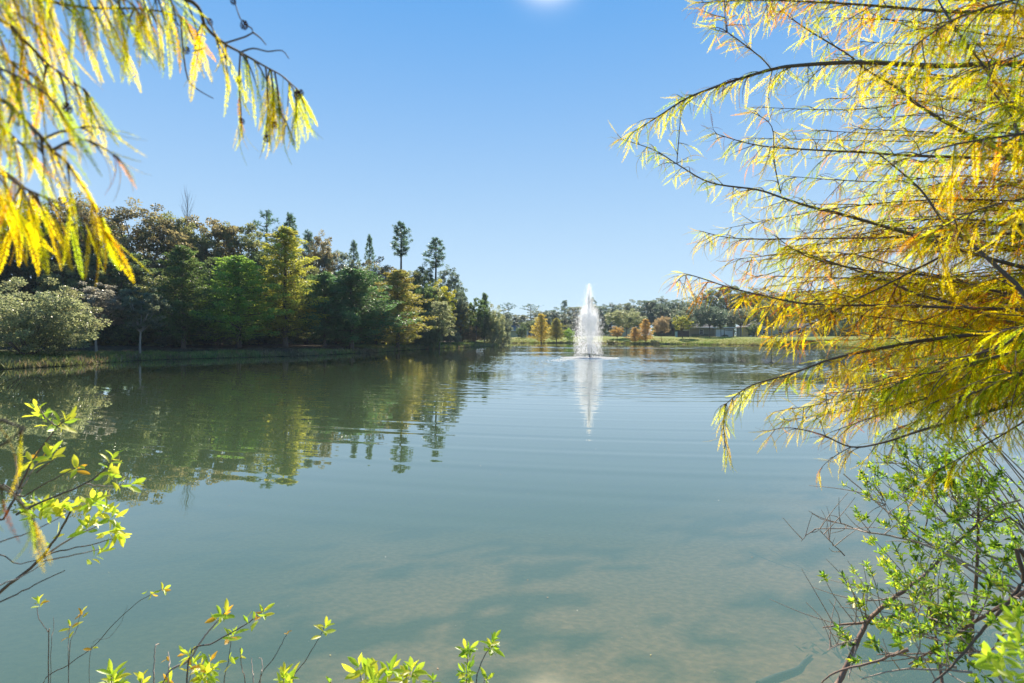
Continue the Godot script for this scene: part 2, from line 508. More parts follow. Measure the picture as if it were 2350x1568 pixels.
func build_far_trees() -> void:
	var wood := "trees of the wood behind the left bank"
	# the row along the left bank
	tree("willow_bush", "bush", "bush_a", 62, 648, 43, 128, "willow", "big rounded pale green willow bush at the left water's edge", "", -1.0, 0.2)
	tree("young_tree", "tree", "young", 221, 640, 51, 48, "silver+pale_trunk", "slender young tree with pale trunk next to the big willow bush", "slender young trees on the left bank")
	tree("young_tree", "tree", "young", 322, 652, 52.5, 42, "oak_grey+pale_trunk", "slender pale-trunked young tree left of the dark olive cypress", "slender young trees on the left bank")
	var bank := "cypresses in a row on the left bank"
	tree("cypress_tree", "tree", "cypress_a", 420, 562, 59, 58, "green", "dark olive pointed cypress standing left of the lime green one", bank)
	tree("cypress_tree", "tree", "cypress_b", 548, 586, 63, 76, "lime", "broad cypress with bright lime green top on the left bank", bank)
	tree("cypress_tree", "tree", "cypress_c", 655, 519, 67, 60, "yellow_green", "tallest cypress of the left bank, tall yellow-green and narrow", bank)
	tree("cypress_tree", "tree", "cypress_b", 746, 624, 70, 48, "deep_green", "deep green cypress directly right of the tall yellow-green one", bank)
	tree("cypress_tree", "tree", "cypress_b", 806, 615, 73, 82, "deep_green", "wide deep green cypress left of the gold-tinged one", bank)
	tree("cypress_tree", "tree", "cypress_a", 913, 618, 82, 53, "olive_gold", "cypress with gold-tinged top, last of the left bank row", bank)
	tree("willow_tree", "tree", "oak_b", 1007, 680, 92, 32, "willow", "pale willow growing at the waterline right of the bank's cypresses")
	tree("waterside_bush", "bush", "bush_b", 990, 738, 90, 24, "oak_dark", "small dark bush overhanging the water beneath the pale willow")
	# the wood behind
	var back := [
		["oak_a", -70, 430, 58, 120, "oak_dark", "dark oak at the left edge above the willow bush"],
		["oak_b", 60, 452, 62, 90, "oak_dark", "dark oak behind the hanging yellow fronds over the willow bush"],
		["oak_d", 150, 428, 66, 80, "oak_brown", "tall brownish oak top right of the hanging yellow fronds"],
		["oak_a", 222, 462, 70, 70, "oak_dark", "dark oak behind the leftmost slender young tree"],
		["oak_d", 332, 449, 70, 88, "oak_brown", "tall broad brownish oak over the pale-trunked young trees"],
		["oak_b", 270, 560, 62, 70, "oak_dark", "low dark oak between the two pale-trunked young trees"],
		["oak_c", 372, 620, 61, 60, "oak_olive", "low olive oak at the left of the dark olive cypress"],
		["oak_c", 412, 478, 74, 70, "oak_olive", "olive oak rising over the dark olive cypress"],
		["oak_b", 476, 472, 77, 66, "oak_brown", "brown-green oak between the olive and lime cypresses"],
		["oak_a", 500, 590, 70, 60, "oak_dark", "dark round oak just behind the lime green cypress"],
		["oak_b", 545, 487, 80, 62, "oak_olive", "leafy oak straight above the lime green cypress"],
		["oak_c", 600, 560, 78, 60, "oak_dark", "shadowy oak left of the tall yellow-green cypress"],
		["oak_a", 700, 590, 82, 55, "oak_olive", "oak right behind the tall yellow-green cypress"],
		["oak_d", 735, 522, 90, 40, "oak_brown", "thin-topped oak right of the bushy pine"],
		["oak_b", 768, 556, 92, 46, "oak_grey", "grey-green oak over the deep green cypresses"],
		["oak_c", 836, 600, 92, 50, "oak_olive", "olive oak below the pair of small pines"],
		["oak_a", 884, 588, 97, 48, "oak_brown", "brownish oak behind the gold-tinged cypress"],
		["oak_b", 938, 604, 104, 36, "oak_olive", "oak at the foot of the tallest slim pine"],
		["oak_d", 972, 597, 108, 36, "oak_dark", "dark narrow oak between the two slim tall pines"],
		["oak_a", 1008, 640, 104, 34, "maple", "yellow-leaved maple behind the pale waterline willow"],
		["oak_b", 988, 645, 99, 34, "oak_olive", "olive oak filling in behind the pale waterline tree"], ["oak_a", 1045, 672, 112, 28, "oak_grey", "grey-green oak low between blue-green oak and the point"], ["oak_c", 1080, 706, 126, 28, "oak_olive", "low olive tree behind the saplings of the point"],
		["oak_d", 1034, 602, 112, 30, "oak_blue", "blue-green oak near the right end of the wood"],
		["oak_c", 1054, 655, 119, 26, "oak_dark", "lowest oak closing the wood at its right end"]]
	for a in back:
		tree("maple_tree" if a[5] == "maple" else "oak_tree", "tree", a[0], a[1], a[2], a[3], a[4], a[5], a[6], wood)
	var middle := "middle-height trees between the bank's cypresses"
	for a in [["round_b", 486, 640, 66, 44, "green", "mid-green round tree between olive and lime cypresses"], ["oak_c", 606, 628, 72, 46, "oak_olive", "olive round tree left of the tall yellow-green cypress"], ["round_a", 706, 632, 74, 40, "green", "mid-green tree tucked right of the tall yellow-green cypress"], ["oak_a", 862, 636, 84, 40, "oak_olive", "olive round tree between wide green and gold-tinged cypresses"], ["round_b", 962, 648, 96, 32, "green", "mid-green round tree right of the gold-tinged cypress"], ["oak_b", 176, 590, 58, 60, "oak_olive", "olive oak right behind the big willow bush"]]:
		tree("broadleaf_tree", "tree", a[0], a[1], a[2], a[3], a[4], a[5], a[6], middle)
	var pines := "pines rising over the left wood"
	for a in [
		["pine_open", 611, 478, 86, 42, "pine", "open-crowned pine left of the bushy conical pine"],
		["pine_cone", 666, 486, 90, 36, "pine", "bushy conical pine behind the tall yellow-green cypress"],
		["pine_cone", 708, 527, 91, 36, "pine_blue", "lower bluish pine at the bushy pine's right shoulder"],
		["pine_cone", 812, 549, 99, 27, "pine_blue", "small bluish pine left of the slender small pine"],
		["pine_cone", 848, 536, 101, 22, "pine", "slender small pine left of the two tall slim pines"],
		["pine_tall", 920, 504, 108, 25, "pine", "tallest slim pine with a long narrow crown"],
		["pine_tall", 1000, 542, 112, 25, "pine", "second tall slim pine, rounder crown, at the wood's right"]]:
		tree("pine_tree", "tree", a[0], a[1], a[2], a[3], a[4], a[5], a[6], pines)
	tree("bare_tree", "tree", "bare", 430, 452, 78, 14, "bark", "leafless grey twiggy tree top above the wood")
	# low growth under the wood
	var under := "bushes under the trees of the left wood"
	for a in [
		[130, 745, 50, 40, "oak_dark", "dark bush right of the big willow bush"], [262, 742, 60, 34, "oak_dark", "dark bush between the two pale trunks"],
		[386, 766, 60, 24, "oak_grey", "pale leafy bush left of the olive cypress trunk"], [345, 745, 64, 36, "oak_dark", "dark bush behind the second pale trunk"],
		[470, 752, 66, 40, "oak_dark", "dark bush between the olive and lime cypresses"], [505, 770, 66, 22, "oak_grey", "pale bush at the lime cypress's left foot"],
		[610, 752, 70, 40, "oak_dark", "dark bush between the lime and yellow-green cypresses"], [700, 755, 75, 36, "oak_olive", "olive bush right of the yellow-green cypress trunk"],
		[770, 752, 80, 34, "oak_dark", "dark bush between the deep green cypresses"], [858, 755, 86, 34, "oak_dark", "dark bush at the wide cypress's right foot"],
		[950, 752, 96, 30, "oak_dark", "dark bush right of the gold-tinged cypress"], [1032, 752, 104, 24, "oak_grey", "grey-green bush right of the waterline willow"]]:
		tree("understory_bush", "bush", "bush_b", a[0], a[1], a[2], a[3], a[4], a[5], under)
	var low := []
	var low_tones := []
	for k in 150:
		var u := R(0, 1)
		var q := at(lerpf(120, 1010, u), 0, lerpf(54, 96, u * u * 0.6 + u * 0.4) + R(2.0, 9.0))
		if shore_distance(Vector2(q.x, q.z)) < 3.6:
			continue
		q.y = ground_at(q.x, q.z) - 0.15
		var sc := R(0.45, 1.0)
		low.append(Transform3D(Basis.from_euler(Vector3(0, R(0, TAU), 0)).scaled(Vector3(sc, sc, sc)), q))
		low_tones.append(tint(Vector3(1.0, 1.05, 0.9), 0.35))
	scatter("undergrowth", kinds.bush_b.crown, mats["oak_olive"], self, low, low_tones).set_meta("label", "low undergrowth beneath the trees of the left bank")
	# the point that ends the left bank
	tree("sapling", "tree", "young", 1057, 694, 112, 18, "olive_gold", "thin sapling on the grassy point, the left one", "saplings on the grassy point")
	tree("sapling", "tree", "young", 1092, 678, 115, 18, "green", "thin dark sapling on the grassy point, the right one", "saplings on the grassy point")
	tree("cypress_tree", "tree", "cypress_small", 1112, 672, 121, 19, "green", "narrow green tree rising from the bushes on the point")
	tree("point_bush", "bush", "bush_a", 1130, 702, 122, 30, "willow", "willow bush leaning over the water at the point's tip", "bushes on the grassy point")
	tree("point_bush", "bush", "bush_a", 1088, 738, 124, 30, "rose_brown", "reddish brown bush behind the point's saplings", "bushes on the grassy point")
	tree("point_bush", "bush", "bush_a", 1152, 722, 128, 22, "oak_grey", "grey-green bush at the far right of the point", "bushes on the grassy point")
	tree("point_bush", "bush", "bush_a", 1060, 742, 126, 30, "oak_dark", "dark bush behind the left sapling of the point", "bushes on the grassy point")
	# far bank: young cypresses at the water
	var edge := "autumn cypresses at the far water's edge"
	tree("cypress_tree", "tree", "cypress_small", 1242, 720, 159, 22, "gold", "large golden cypress at the far edge left of the fountain", edge)
	tree("cypress_tree", "tree", "cypress_b", 1277, 730, 160, 17, "olive_gold", "golden-green cypress between the golden one and the fountain", edge)
	tree("waterside_bush", "bush", "bush_b", 1306, 752, 160, 13, "lime", "lime-topped bush at the far edge left beside the fountain")
	tree("cypress_tree", "tree", "young", 1416, 747, 152, 13, "orange", "small orange cypress just right of the fountain", edge)
	tree("cypress_tree", "tree", "cypress_small", 1457, 751, 148, 15, "orange", "low orange cypress left against the taller orange one", edge)
	tree("cypress_tree", "tree", "cypress_small", 1481, 732, 146.5, 17, "orange", "taller orange cypress of the touching orange pair", edge)
	tree("cypress_tree", "tree", "round_b", 1518, 725, 146, 17, "rose_brown", "faded rosy brown cypress right of the orange pair", edge)
	tree("cypress_tree", "tree", "young", 1566, 720, 152, 18, "yellow_green", "pale yellow-green young tree before the dark fence", edge)
	var lawn_edge := "low bushes along the far water's edge"
	for a in [[1340, 776, 156, 12, "green", "low bush at the far edge right behind the fountain"], [1400, 780, 152, 10, "oak_olive", "low olive bush left of the small orange cypress"], [1440, 781, 150, 9, "green", "low bush between the small and low orange cypresses"], [1502, 780, 145, 11, "oak_dark", "dark low bush at the orange pair's right foot"], [1850, 780, 116, 24, "oak_olive", "olive bush at the waterline beneath the autumn cypress"], [1600, 770, 168, 12, "oak_dark", "dark round shrub under the garage house window"], [1664, 768, 172, 8, "oak_dark", "dark clipped shrub between the two white garage doors"]]:
		tree("edge_bush", "bush", "bush_b", a[0], a[1], a[2], a[3], a[4], a[5], lawn_edge)
	# far bank: lawn trees
	var lawn := "round trees on the far lawn"
	tree("lawn_tree", "tree", "round_a", 1437, 710, 167, 36, "willow", "light green round tree behind the small orange cypress", lawn)
	tree("lawn_tree", "tree", "round_b", 1628, 698, 160, 37, "oak_blue", "round grey-green oak before the garage house", lawn)
	tree("lawn_tree", "tree", "round_b", 1655, 714, 166, 24, "oak_blue", "small grey-green tree between garage doors and round oak", lawn)
	tree("lawn_tree", "tree", "round_a", 1580, 705, 172, 34, "oak_grey", "grey oak left of the garage house window", lawn)
	tree("lawn_tree", "tree", "round_b", 1700, 702, 164, 32, "oak_grey", "forked grey oak right of the white garage door", lawn)
	tree("lawn_tree", "tree", "round_a", 1772, 688, 126, 42, "oak_olive", "brown-green tree with trunk low on the far lawn", lawn)
	tree("magnolia_tree", "tree", "bush_b", 1729, 742, 152, 15, "oak_dark", "small dark magnolia left of the beige house")
	tree("lawn_tree", "tree", "round_b", 1215, 735, 186, 22, "oak_dark", "dark round tree by the leftmost far house", lawn)
	tree("lawn_bush", "bush", "bush_b", 1198, 745, 176, 14, "oak_dark", "dark clipped evergreen before the leftmost far house")
	# far bank: the trees behind the houses
	var far := "trees behind the far houses"
	var row := [
		["oak_a", 1150, 715, 200, 30, "oak_blue", "bluish tree just right of the point's bushes"], ["pine_flat", 1166, 694, 215, 20, "pine_blue", "flat-topped pine right above the point's tip"],
		["oak_b", 1190, 724, 198, 24, "oak_grey", "grey tree over the leftmost far house roof"], ["pine_flat", 1218, 697, 214, 24, "pine_blue", "flat-crowned lone pine over the golden cypress"],
		["oak_c", 1238, 716, 205, 26, "oak_grey", "grey tree behind the large golden cypress"], ["oak_a", 1268, 710, 200, 30, "oak_blue", "bluish tree behind the golden-green cypress"],
		["pine_cone", 1296, 688, 220, 20, "pine_blue", "pointed pine left of the fountain jet"], ["oak_b", 1322, 704, 200, 30, "oak_grey", "grey tree directly left of the fountain spray"],
		["pine_cone", 1358, 682, 222, 24, "pine_blue", "pine behind the fountain's upper jet"], ["oak_c", 1372, 704, 196, 32, "oak_blue", "tree behind the fountain's right side"],
		["oak_d", 1398, 698, 210, 26, "oak_blue", "bluish tree right of the fountain jet"], ["oak_a", 1440, 692, 214, 34, "oak_grey", "grey tree over the light green lawn tree"],
		["oak_b", 1484, 688, 205, 36, "oak_blue", "bluish tree over the orange pair of cypresses"], ["oak_d", 1512, 684, 220, 30, "oak_grey", "taller grey tree over the rosy cypress"],
		["oak_c", 1545, 692, 204, 34, "oak_blue", "dark bluish tree left of the pale yellow-green one"], ["oak_a", 1566, 690, 225, 30, "oak_grey", "grey tree peeking over the dark fence"],
		["pine_open", 1592, 672, 222, 16, "pine_blue", "thin pine rising left of the garage house oak"], ["oak_d", 1625, 665, 214, 34, "oak_dark", "tall dark oak behind the garage house"],
		["oak_b", 1676, 652, 208, 36, "oak_dark", "tallest dark oak behind the white garage door"], ["oak_a", 1722, 662, 206, 40, "oak_dark", "dark oak between garage house and beige house"],
		["oak_c", 1775, 670, 205, 44, "oak_olive", "olive oak behind the beige house roof"], ["oak_b", 1835, 668, 200, 44, "oak_blue", "bluish oak behind the right of the beige house"],
		["oak_a", 1900, 664, 190, 46, "oak_dark", "first dark oak hidden behind the autumn cypress"], ["oak_d", 1970, 660, 180, 48, "oak_olive", "olive oak seen through the autumn cypress"],
		["oak_c", 2040, 655, 170, 52, "oak_dark", "last dark oak glimpsed through the autumn cypress"]]
	for a in row:
		tree("pine_tree" if a[0].begins_with("pine") else "oak_tree", "tree", a[0], a[1], a[2] - (0 if a[0].begins_with("pine") else 7), a[3], a[4], a[5], a[6], far)
	# what closes the view deeper in both woods and behind the right bank: uncounted
	var spots := []
	var tones := []
	for k in 230:
		var p: Vector3
		if k < 110:
			var u := k / 110.0
			p = at(lerpf(-420, 1045, u), 0, lerpf(74, 128, u) + R(0, 16))
		elif k < 180:
			p = Vector3(R(-14, 190), 0, R(-262, -205))
		else:
			p = Vector3(R(95, 170), 0, R(-220, -30))
		p.y = ground_at(p.x, p.z) - 0.3
		var s := R(0.8, 1.35)
		spots.append(Transform3D(Basis.from_euler(Vector3(0, R(0, TAU), 0)).scaled(Vector3(s * 1.2, s, s * 1.2)), p))
		tones.append(tint(Vector3(0.9, 1.0, 0.95), 0.25))
	var w := scatter("woodland", kinds.bush_a.crown, mats["oak_dark"], self, spots, tones)
	w.set_meta("label", "deep woodland closing the view behind the single trees")

# ------------------------------------------------------------------ fountain
func build_fountain() -> void:
	var o := thing("fountain", "white floating fountain spraying a tall jet in the middle of the lake", "fountain", FOUNTAIN)
	var f := Shape.new()
	f.smooth = true
	f.tube([Vector3(0, -0.3, 0), Vector3(0, 0.02, 0), Vector3(0, 0.1, 0), Vector3(0, 0.13, 0)], 0.55, 0.2, 16)
	part("float", f.mesh(), mat("float", Vector3(0.05, 0.05, 0.05), 0.5), o)
	var nz := Shape.new()
	nz.smooth = true
	nz.tube([Vector3(0, 0.1, 0), Vector3(0, 0.3, 0), Vector3(0, 0.48, 0)], 0.09, 0.05, 10)
	part("nozzle", nz.mesh(), mat("nozzle", Vector3(0.08, 0.075, 0.07), 0.4), o)
	var d := Shape.new()                                # a drop: a small octahedron
	var pts := [Vector3(0, 1, 0), Vector3(1, 0, 0), Vector3(0, 0, 1), Vector3(-1, 0, 0), Vector3(0, 0, -1), Vector3(0, -1, 0)]
	for p in pts:
		d.v.append(p)
		d.n.append(p)
	for k in 4:
		var a := 1 + k
		var b := 1 + (k + 1) % 4
		d.i.append_array([0, a, b, 5, b, a])
	var drop := d.mesh()
	var m := mat("drops", Vector3(0.97, 0.98, 0.99), 0.3, false, 2.0)
	var jet := []
	var spray := []
	var g := 9.81
	for k in 3600:                                     # the central jet, widening towards its fall
		var v := sqrt(2 * g * 6.85) * R(0.86, 1.0)
		var tt := 2.0 * v / g * (pow(R(0, 1), 0.9) * 0.84 + 0.05)
		var out := Vector2.from_angle(R(0, TAU)) * absf(rng.randfn(0, 1)) * 0.22
		var y := 0.4 + v * tt - 0.5 * g * tt * tt
		if y < 0.05:
			continue
		jet.append(drop_at(Vector3(out.x * (tt * 0.75 + 0.12) - 0.05 * tt, y, out.y * (tt * 0.75 + 0.12)), R(0.008, 0.020), 1.7))
	for k in 24000:                                     # the ring of jets that makes the bell
		var ring := int(R(0, 14)) / 14.0 * TAU + rng.randfn(0, 0.10)
		var v := sqrt(2 * g * 4.2) * clampf(rng.randfn(0.94, 0.06), 0.7, 1.06)
		var tt := 2.0 * v / g * (pow(R(0, 1), 0.75) * 0.985 + 0.01)
		var push := 0.84 * clampf(rng.randfn(1.0, 0.22), 0.2, 1.8)
		var y := 0.4 + v * tt - 0.5 * g * tt * tt
		if y < 0.03:
			continue
		var jitter := ball() * 0.10 * tt
		spray.append(drop_at(Vector3(cos(ring) * push * (1.0 - exp(-1.7 * tt)) - 0.05 * tt * tt, y, sin(ring) * push * (1.0 - exp(-1.7 * tt))) + jitter, R(0.007, 0.019), 1.3))
	for k in 3000:                                      # the drops between the jet and the bell
		var g2 := R(0, TAU)
		var v := sqrt(2 * g * 5.9) * R(0.86, 1.0)
		var tt := 2.0 * v / g * (pow(R(0, 1), 0.8) * 0.9 + 0.05)
		var y := 0.4 + v * tt - 0.5 * g * tt * tt
		var rr := absf(rng.randfn(0, 0.42)) * (1.0 - exp(-1.2 * tt))
		if y > 0.05:
			spray.append(drop_at(Vector3(cos(g2) * rr - 0.06 * tt, y, sin(g2) * rr), R(0.007, 0.018), 1.4))
	for k in 2600:                                      # the small skirt of jets at the nozzle
		var ring := int(R(0, 10)) / 10.0 * TAU
		var v := 4.3
		var tt := R(0.02, 0.86)
		var y := 0.4 + v * tt - 0.5 * g * tt * tt
		spray.append(drop_at(Vector3(cos(ring) * 0.85 * tt, y, sin(ring) * 0.85 * tt) + ball() * 0.05 * tt, R(0.010, 0.022), 1.2))
	for k in 3500:                                      # stray drops round the bell
		var a := R(0, TAU)
		var rr := R(0.7, 1.3) + absf(rng.randfn(0, 0.2))
		spray.append(drop_at(Vector3(cos(a) * rr - 0.12, R(0.05, 4.6) * R(0.5, 1.0), sin(a) * rr), R(0.012, 0.026), 1.2))
	for k in 5200:                                      # fine mist that the breeze carries left
		var q := Vector3(rng.randfn(-0.9, 0.55), rng.randfn(3.2, 1.0), rng.randfn(0, 0.7))
		if q.y > 0.2:
			spray.append(drop_at(q, R(0.004, 0.008), 1.0))
	scatter("water_jet", drop, m, o, jet)
	scatter("spray", drop, m, o, spray)
	var foam := []
	for k in 9000:
		var a := R(0, TAU)
		var rr := 2.7 * pow(R(0, 1), 0.42) * R(0.9, 1.06)
		var s := R(0.015, 0.05) * (1.15 - rr * 0.18)
		foam.append(Transform3D(Basis.from_euler(Vector3(R(-0.3, 0.3), R(0, TAU), R(-0.3, 0.3))).scaled(Vector3(s * 1.7, s * R(0.4, 1.1), s * 1.7)), Vector3(cos(a) * rr, 0.012 + R(0, 0.04), sin(a) * rr)))
	for k in 260:                                       # specks drifting off towards the near left
		var u := R(0, 1)
		var s := R(0.02, 0.05)
		foam.append(Transform3D(Basis.from_scale(Vector3(s * 1.6, s * 0.6, s * 1.3)), Vector3(-1.2 - 2.6 * u + rng.randfn(0, 0.5), 0.012, 1.2 + 5.5 * u * u + rng.randfn(0, 0.5))))
	scatter("foam_ring", drop, m, o, foam)

func drop_at(p: Vector3, s: float, long: float) -> Transform3D:
	return Transform3D(Basis.from_euler(Vector3(R(-0.4, 0.4), R(0, TAU), R(-0.4, 0.4))).scaled_local(Vector3(s, s * long * R(0.8, 1.5), s)), p)

# ------------------------------------------------------------------ houses on the far lawn
func slab(lo: Vector3, hi: Vector3) -> ArrayMesh:
	var s := Shape.new()
	s.box(lo, hi)
	return s.mesh()

func hip_roof(w: float, dz: float, eave: float, rise: float, over: float) -> ArrayMesh:
	var s := Shape.new()
	var a := Vector3(-over, eave, over)
	var b := Vector3(w + over, eave, over)
	var c := Vector3(w + over, eave, -dz - over)
	var d := Vector3(-over, eave, -dz - over)
	var run := (dz + 2 * over) * 0.5
	var e := Vector3(-over + run, eave + rise, -dz * 0.5)
	var f := Vector3(w + over - run, eave + rise, -dz * 0.5)
	s.quad(a, b, f, e)
	s.quad(c, d, e, f)
	s.quad(b, c, f, f)
	s.quad(d, a, e, e)
	s.quad(a, d, c, b)
	return s.mesh()

func window_at(o: Node3D, x: float, y: float, w: float, h: float, front := 0.0) -> void:
	var fr := Shape.new()
	var z := front + 0.03
	for b in [[x - w / 2 - 0.09, y - h / 2 - 0.09, x + w / 2 + 0.09, y - h / 2], [x - w / 2 - 0.09, y + h / 2, x + w / 2 + 0.09, y + h / 2 + 0.09], [x - w / 2 - 0.09, y - h / 2, x - w / 2, y + h / 2], [x + w / 2, y - h / 2, x + w / 2 + 0.09, y + h / 2], [x - w / 2, y - 0.03, x + w / 2, y + 0.03]]:
		fr.box(Vector3(b[0], b[1], z - 0.06), Vector3(b[2], b[3], z + 0.04))
	var f := part("window", fr.mesh(), mats["trim"], o)
	for k in 2:
		var g := Shape.new()
		var lo := y - h / 2 if k == 0 else y + 0.03
		var hi := y - 0.03 if k == 0 else y + h / 2
		g.box(Vector3(x - w / 2, lo, z - 0.05), Vector3(x + w / 2, hi, z - 0.02))
		part("pane", g.mesh(), mats["dark_pane"], f)

func house(label: String, x0: float, x1: float, d: float, wall: String, rise: float) -> Node3D:
	var p := at(x0, 0, d)
	p.y = ground_at(p.x, p.z) - 0.1
	var w := (x1 - x0) / FOCAL * d
	var o := thing("house", label, "house", p, "single-storey houses on the far bank")
	part("wall", slab(Vector3(0, -0.5, -9), Vector3(w, 2.9, 0)), mats[wall], o)
	part("roof", hip_roof(w, 9, 2.9, rise, 0.5), mats["shingle"], o)
	part("fascia", slab(Vector3(-0.5, 2.72, 0.42), Vector3(w + 0.5, 2.92, 0.52)), mats["trim"], o)
	return o

func build_houses() -> void:
	mat("wall_olive", Vector3(0.30, 0.265, 0.19), 0.9)
	mat("wall_beige", Vector3(0.42, 0.37, 0.24), 0.9)
	mat("wall_yellow", Vector3(0.48, 0.42, 0.22), 0.9)
	mat("shingle", Vector3(0.16, 0.15, 0.145), 0.95, false, 0.0, 0.2)
	mat("trim", Vector3(0.78, 0.78, 0.76), 0.7)
	mat("dark_pane", Vector3(0.03, 0.035, 0.04), 0.12)
	mat("fence_wood", Vector3(0.075, 0.05, 0.045), 0.9)
	mat("utility", Vector3(0.33, 0.45, 0.42), 0.6)
	mat("door_blue", Vector3(0.10, 0.16, 0.22), 0.6)
	var a := house("yellowish house with white columns left of the golden cypress", 1140, 1234, 192, "wall_yellow", 2.2)
	for x in [10.3, 11.6]:
		part("column", slab(Vector3(x - 0.14, 0, 0.9), Vector3(x + 0.14, 2.72, 1.15)), mats["trim"], a)
	part("door", slab(Vector3(10.5, 0.1, 0), Vector3(11.4, 2.2, 0.06)), mats["door_blue"], a)
	window_at(a, 12.6, 1.4, 0.9, 1.5)
	window_at(a, 7.4, 1.4, 1.0, 1.4)
	var b := house("beige house behind the light green round tree", 1408, 1470, 186, "wall_beige", 2.0)
	window_at(b, 2.0, 1.4, 1.0, 1.3)
	window_at(b, 6.2, 1.4, 1.0, 1.3)
	var c := house("olive house with white garage door and one small window", 1583, 1655, 176, "wall_olive", 1.5)
	window_at(c, 3.6, 1.55, 1.05, 1.35)
	var wing := part("garage_wing", slab(Vector3(7.4, -0.5, -6), Vector3(13.4, 2.66, 0.8)), mats["wall_olive"], c)
	part("flat_eave", slab(Vector3(7.1, 2.66, -6.2), Vector3(14.3, 2.98, 1.3)), mats["trim"], wing)
	for k in 2:
		var x: float = 7.8 if k == 0 else 10.55
		var dr := part("garage_door", slab(Vector3(x, 0.0, 0.8), Vector3(x + 2.45, 2.25, 0.86)), mats["trim"], c)
		for q in 4:
			part("panel", slab(Vector3(x + 0.06, 0.05 + q * 0.55, 0.86), Vector3(x + 2.39, 0.56 + q * 0.55, 0.885)), mats["trim"], dr)
		if k == 1:
			for q in 6:
				part("pane", slab(Vector3(x + 0.2 + q * 0.36, 1.86, 0.886), Vector3(x + 0.45 + q * 0.36, 2.08, 0.9)), mats["dark_pane"], dr)
	var e := house("long beige house partly hidden by the autumn cypress", 1718, 1868, 166, "wall_beige", 2.4)
	part("plinth", slab(Vector3(0, -0.5, 0), Vector3(14, 0.45, 0.08)), mats["trim"], e)
	for x in [4.6, 9.2]:
		window_at(e, x, 1.6, 1.1, 1.4)
	window_at(e, 14.5, 1.5, 1.8, 1.6)
	part("door", slab(Vector3(11.6, 0.1, 0), Vector3(12.6, 2.2, 0.06)), mats["door_blue"], e)
	var p := at(1550, 0, 172)
	p.y = ground_at(p.x, p.z)
	var fe := thing("board_fence", "dark brown board fence left of the olive garage house", "fence", p)
	for k in 26:
		part("board", slab(Vector3(k * 0.16, -0.2, 0), Vector3(k * 0.16 + 0.148, 1.72 + R(-0.015, 0.015), 0.025)), mats["fence_wood"], fe)
	for k in 3:
		part("post", slab(Vector3(k * 2.0, -0.2, -0.1), Vector3(k * 2.0 + 0.1, 1.78, -0.002)), mats["fence_wood"], fe)
	p = at(1552, 0, 168)
	p.y = ground_at(p.x, p.z)
	var u := thing("utility_box", "narrow pale green utility box before the dark fence", "utility box", p)
	part("body", slab(Vector3(-0.28, -0.1, -0.3), Vector3(0.28, 1.5, 0.3)), mats["utility"], u)
	part("lid", slab(Vector3(-0.33, 1.5, -0.35), Vector3(0.33, 1.6, 0.35)), mats["utility"], u)
	p = at(1594, 0, 175)
	p.y = ground_at(p.x, p.z)
	var hd := [["clipped dark hedge under the garage house window", 1588, 1632, 174.2], ["clipped low hedge along the long beige house", 1722, 1800, 164.6]]
	for q in hd:
		var l := at(q[1], 0, q[3])
		l.y = ground_at(l.x, l.z)
		var w: float = (q[2] - q[1]) / FOCAL * q[3]
		var h := thing("hedge", q[0], "hedge", l, "hedges before the far houses")
		var s := Shape.new()
		for k in 1500:
			var dd := ball().normalized()
			s.leaf(Vector3(R(0, w), R(0, 0.75), R(-0.4, 0.4)), dd, across(dd), R(0.1, 0.2), R(0.03, 0.05), tint(Vector3(1, 1, 1), 0.25))
		part("foliage", s.mesh(), mats["oak_dark"], h).set_meta("kind", "stuff")

# ------------------------------------------------------------------ grass on the banks
func build_grass() -> void:
	var s := Shape.new()
	for k in 26:
		var d := (Vector3(R(-0.55, 0.55), 1.0, R(-0.55, 0.55))).normalized()
		s.leaf(Vector3(R(-0.22, 0.22), -0.02, R(-0.22, 0.22)), d, across(d), R(0.12, 0.34), R(0.010, 0.02), tint(Vector3(1, 1, 1), 0.25))
	var tuft := s.mesh()
	var m := mat("grass_blades", Vector3.ONE, 0.7, true, 0.7)
	for which in 2:
		var spots := []
		var tones := []
		var tries := 0
		var want := 9000 if which == 0 else 7000
		while spots.size() < want and tries < 90000:
			tries += 1
			var k := rng.randi_range(0, shore.size() - 1)
			var e := shore[k].lerp(shore[(k + 1) % shore.size()], R(0, 1))
			var off := pow(R(0, 1), 1.6) * (6.0 if which == 0 else 14.0)
			var p := e + Vector2.from_angle(R(0, TAU)) * off
			var is_far := p.y < -112.0 and p.x > -2.0 or p.x > 30.0
			if is_far != (which == 1) or (which == 0 and (p.y > -34.0 or p.x > 8.0)):
				continue
			var sd := shore_distance(p)
			if sd < 0.1:
				continue
			var sc := R(0.5, 1.0) * ((2.4 if R(0, 1) < 0.25 else 1.25) if sd < 0.9 else 0.8)
			spots.append(Transform3D(Basis.from_euler(Vector3(0, R(0, TAU), 0)).scaled(Vector3(sc * 1.3, sc, sc * 1.3)), Vector3(p.x, land_height(sd, p), p.y)))
			var c := ground_color(maxf(sd, 1.0), p)
			tones.append(tint(Vector3(0.2, 0.15, 0.07) if sd < 0.9 and R(0, 1) < 0.4 else Vector3(c.r * 1.05, c.g * 1.05, c.b), 0.25))
		var g := scatter("bank_grass", tuft, m, self, spots, tones)
		g.name = "bank_grass" if which == 0 else "lawn_grass"
		g.set_meta("label", "rough grass along the left bank under the trees" if which == 0 else "mown grass of the sunny lawn on the far bank")

# ------------------------------------------------------------------ the near bald cypresses
var frond_meshes := []
var dense := false
var trunk_at := Vector3.ZERO
const FROND := [Vector3(0.97, 0.76, 0.009), Vector3(0.82, 0.83, 0.010), Vector3(0.44, 0.58, 0.02), Vector3(0.98, 0.44, 0.012), Vector3(0.50, 0.14, 0.02), Vector3(0.17, 0.075, 0.035)]

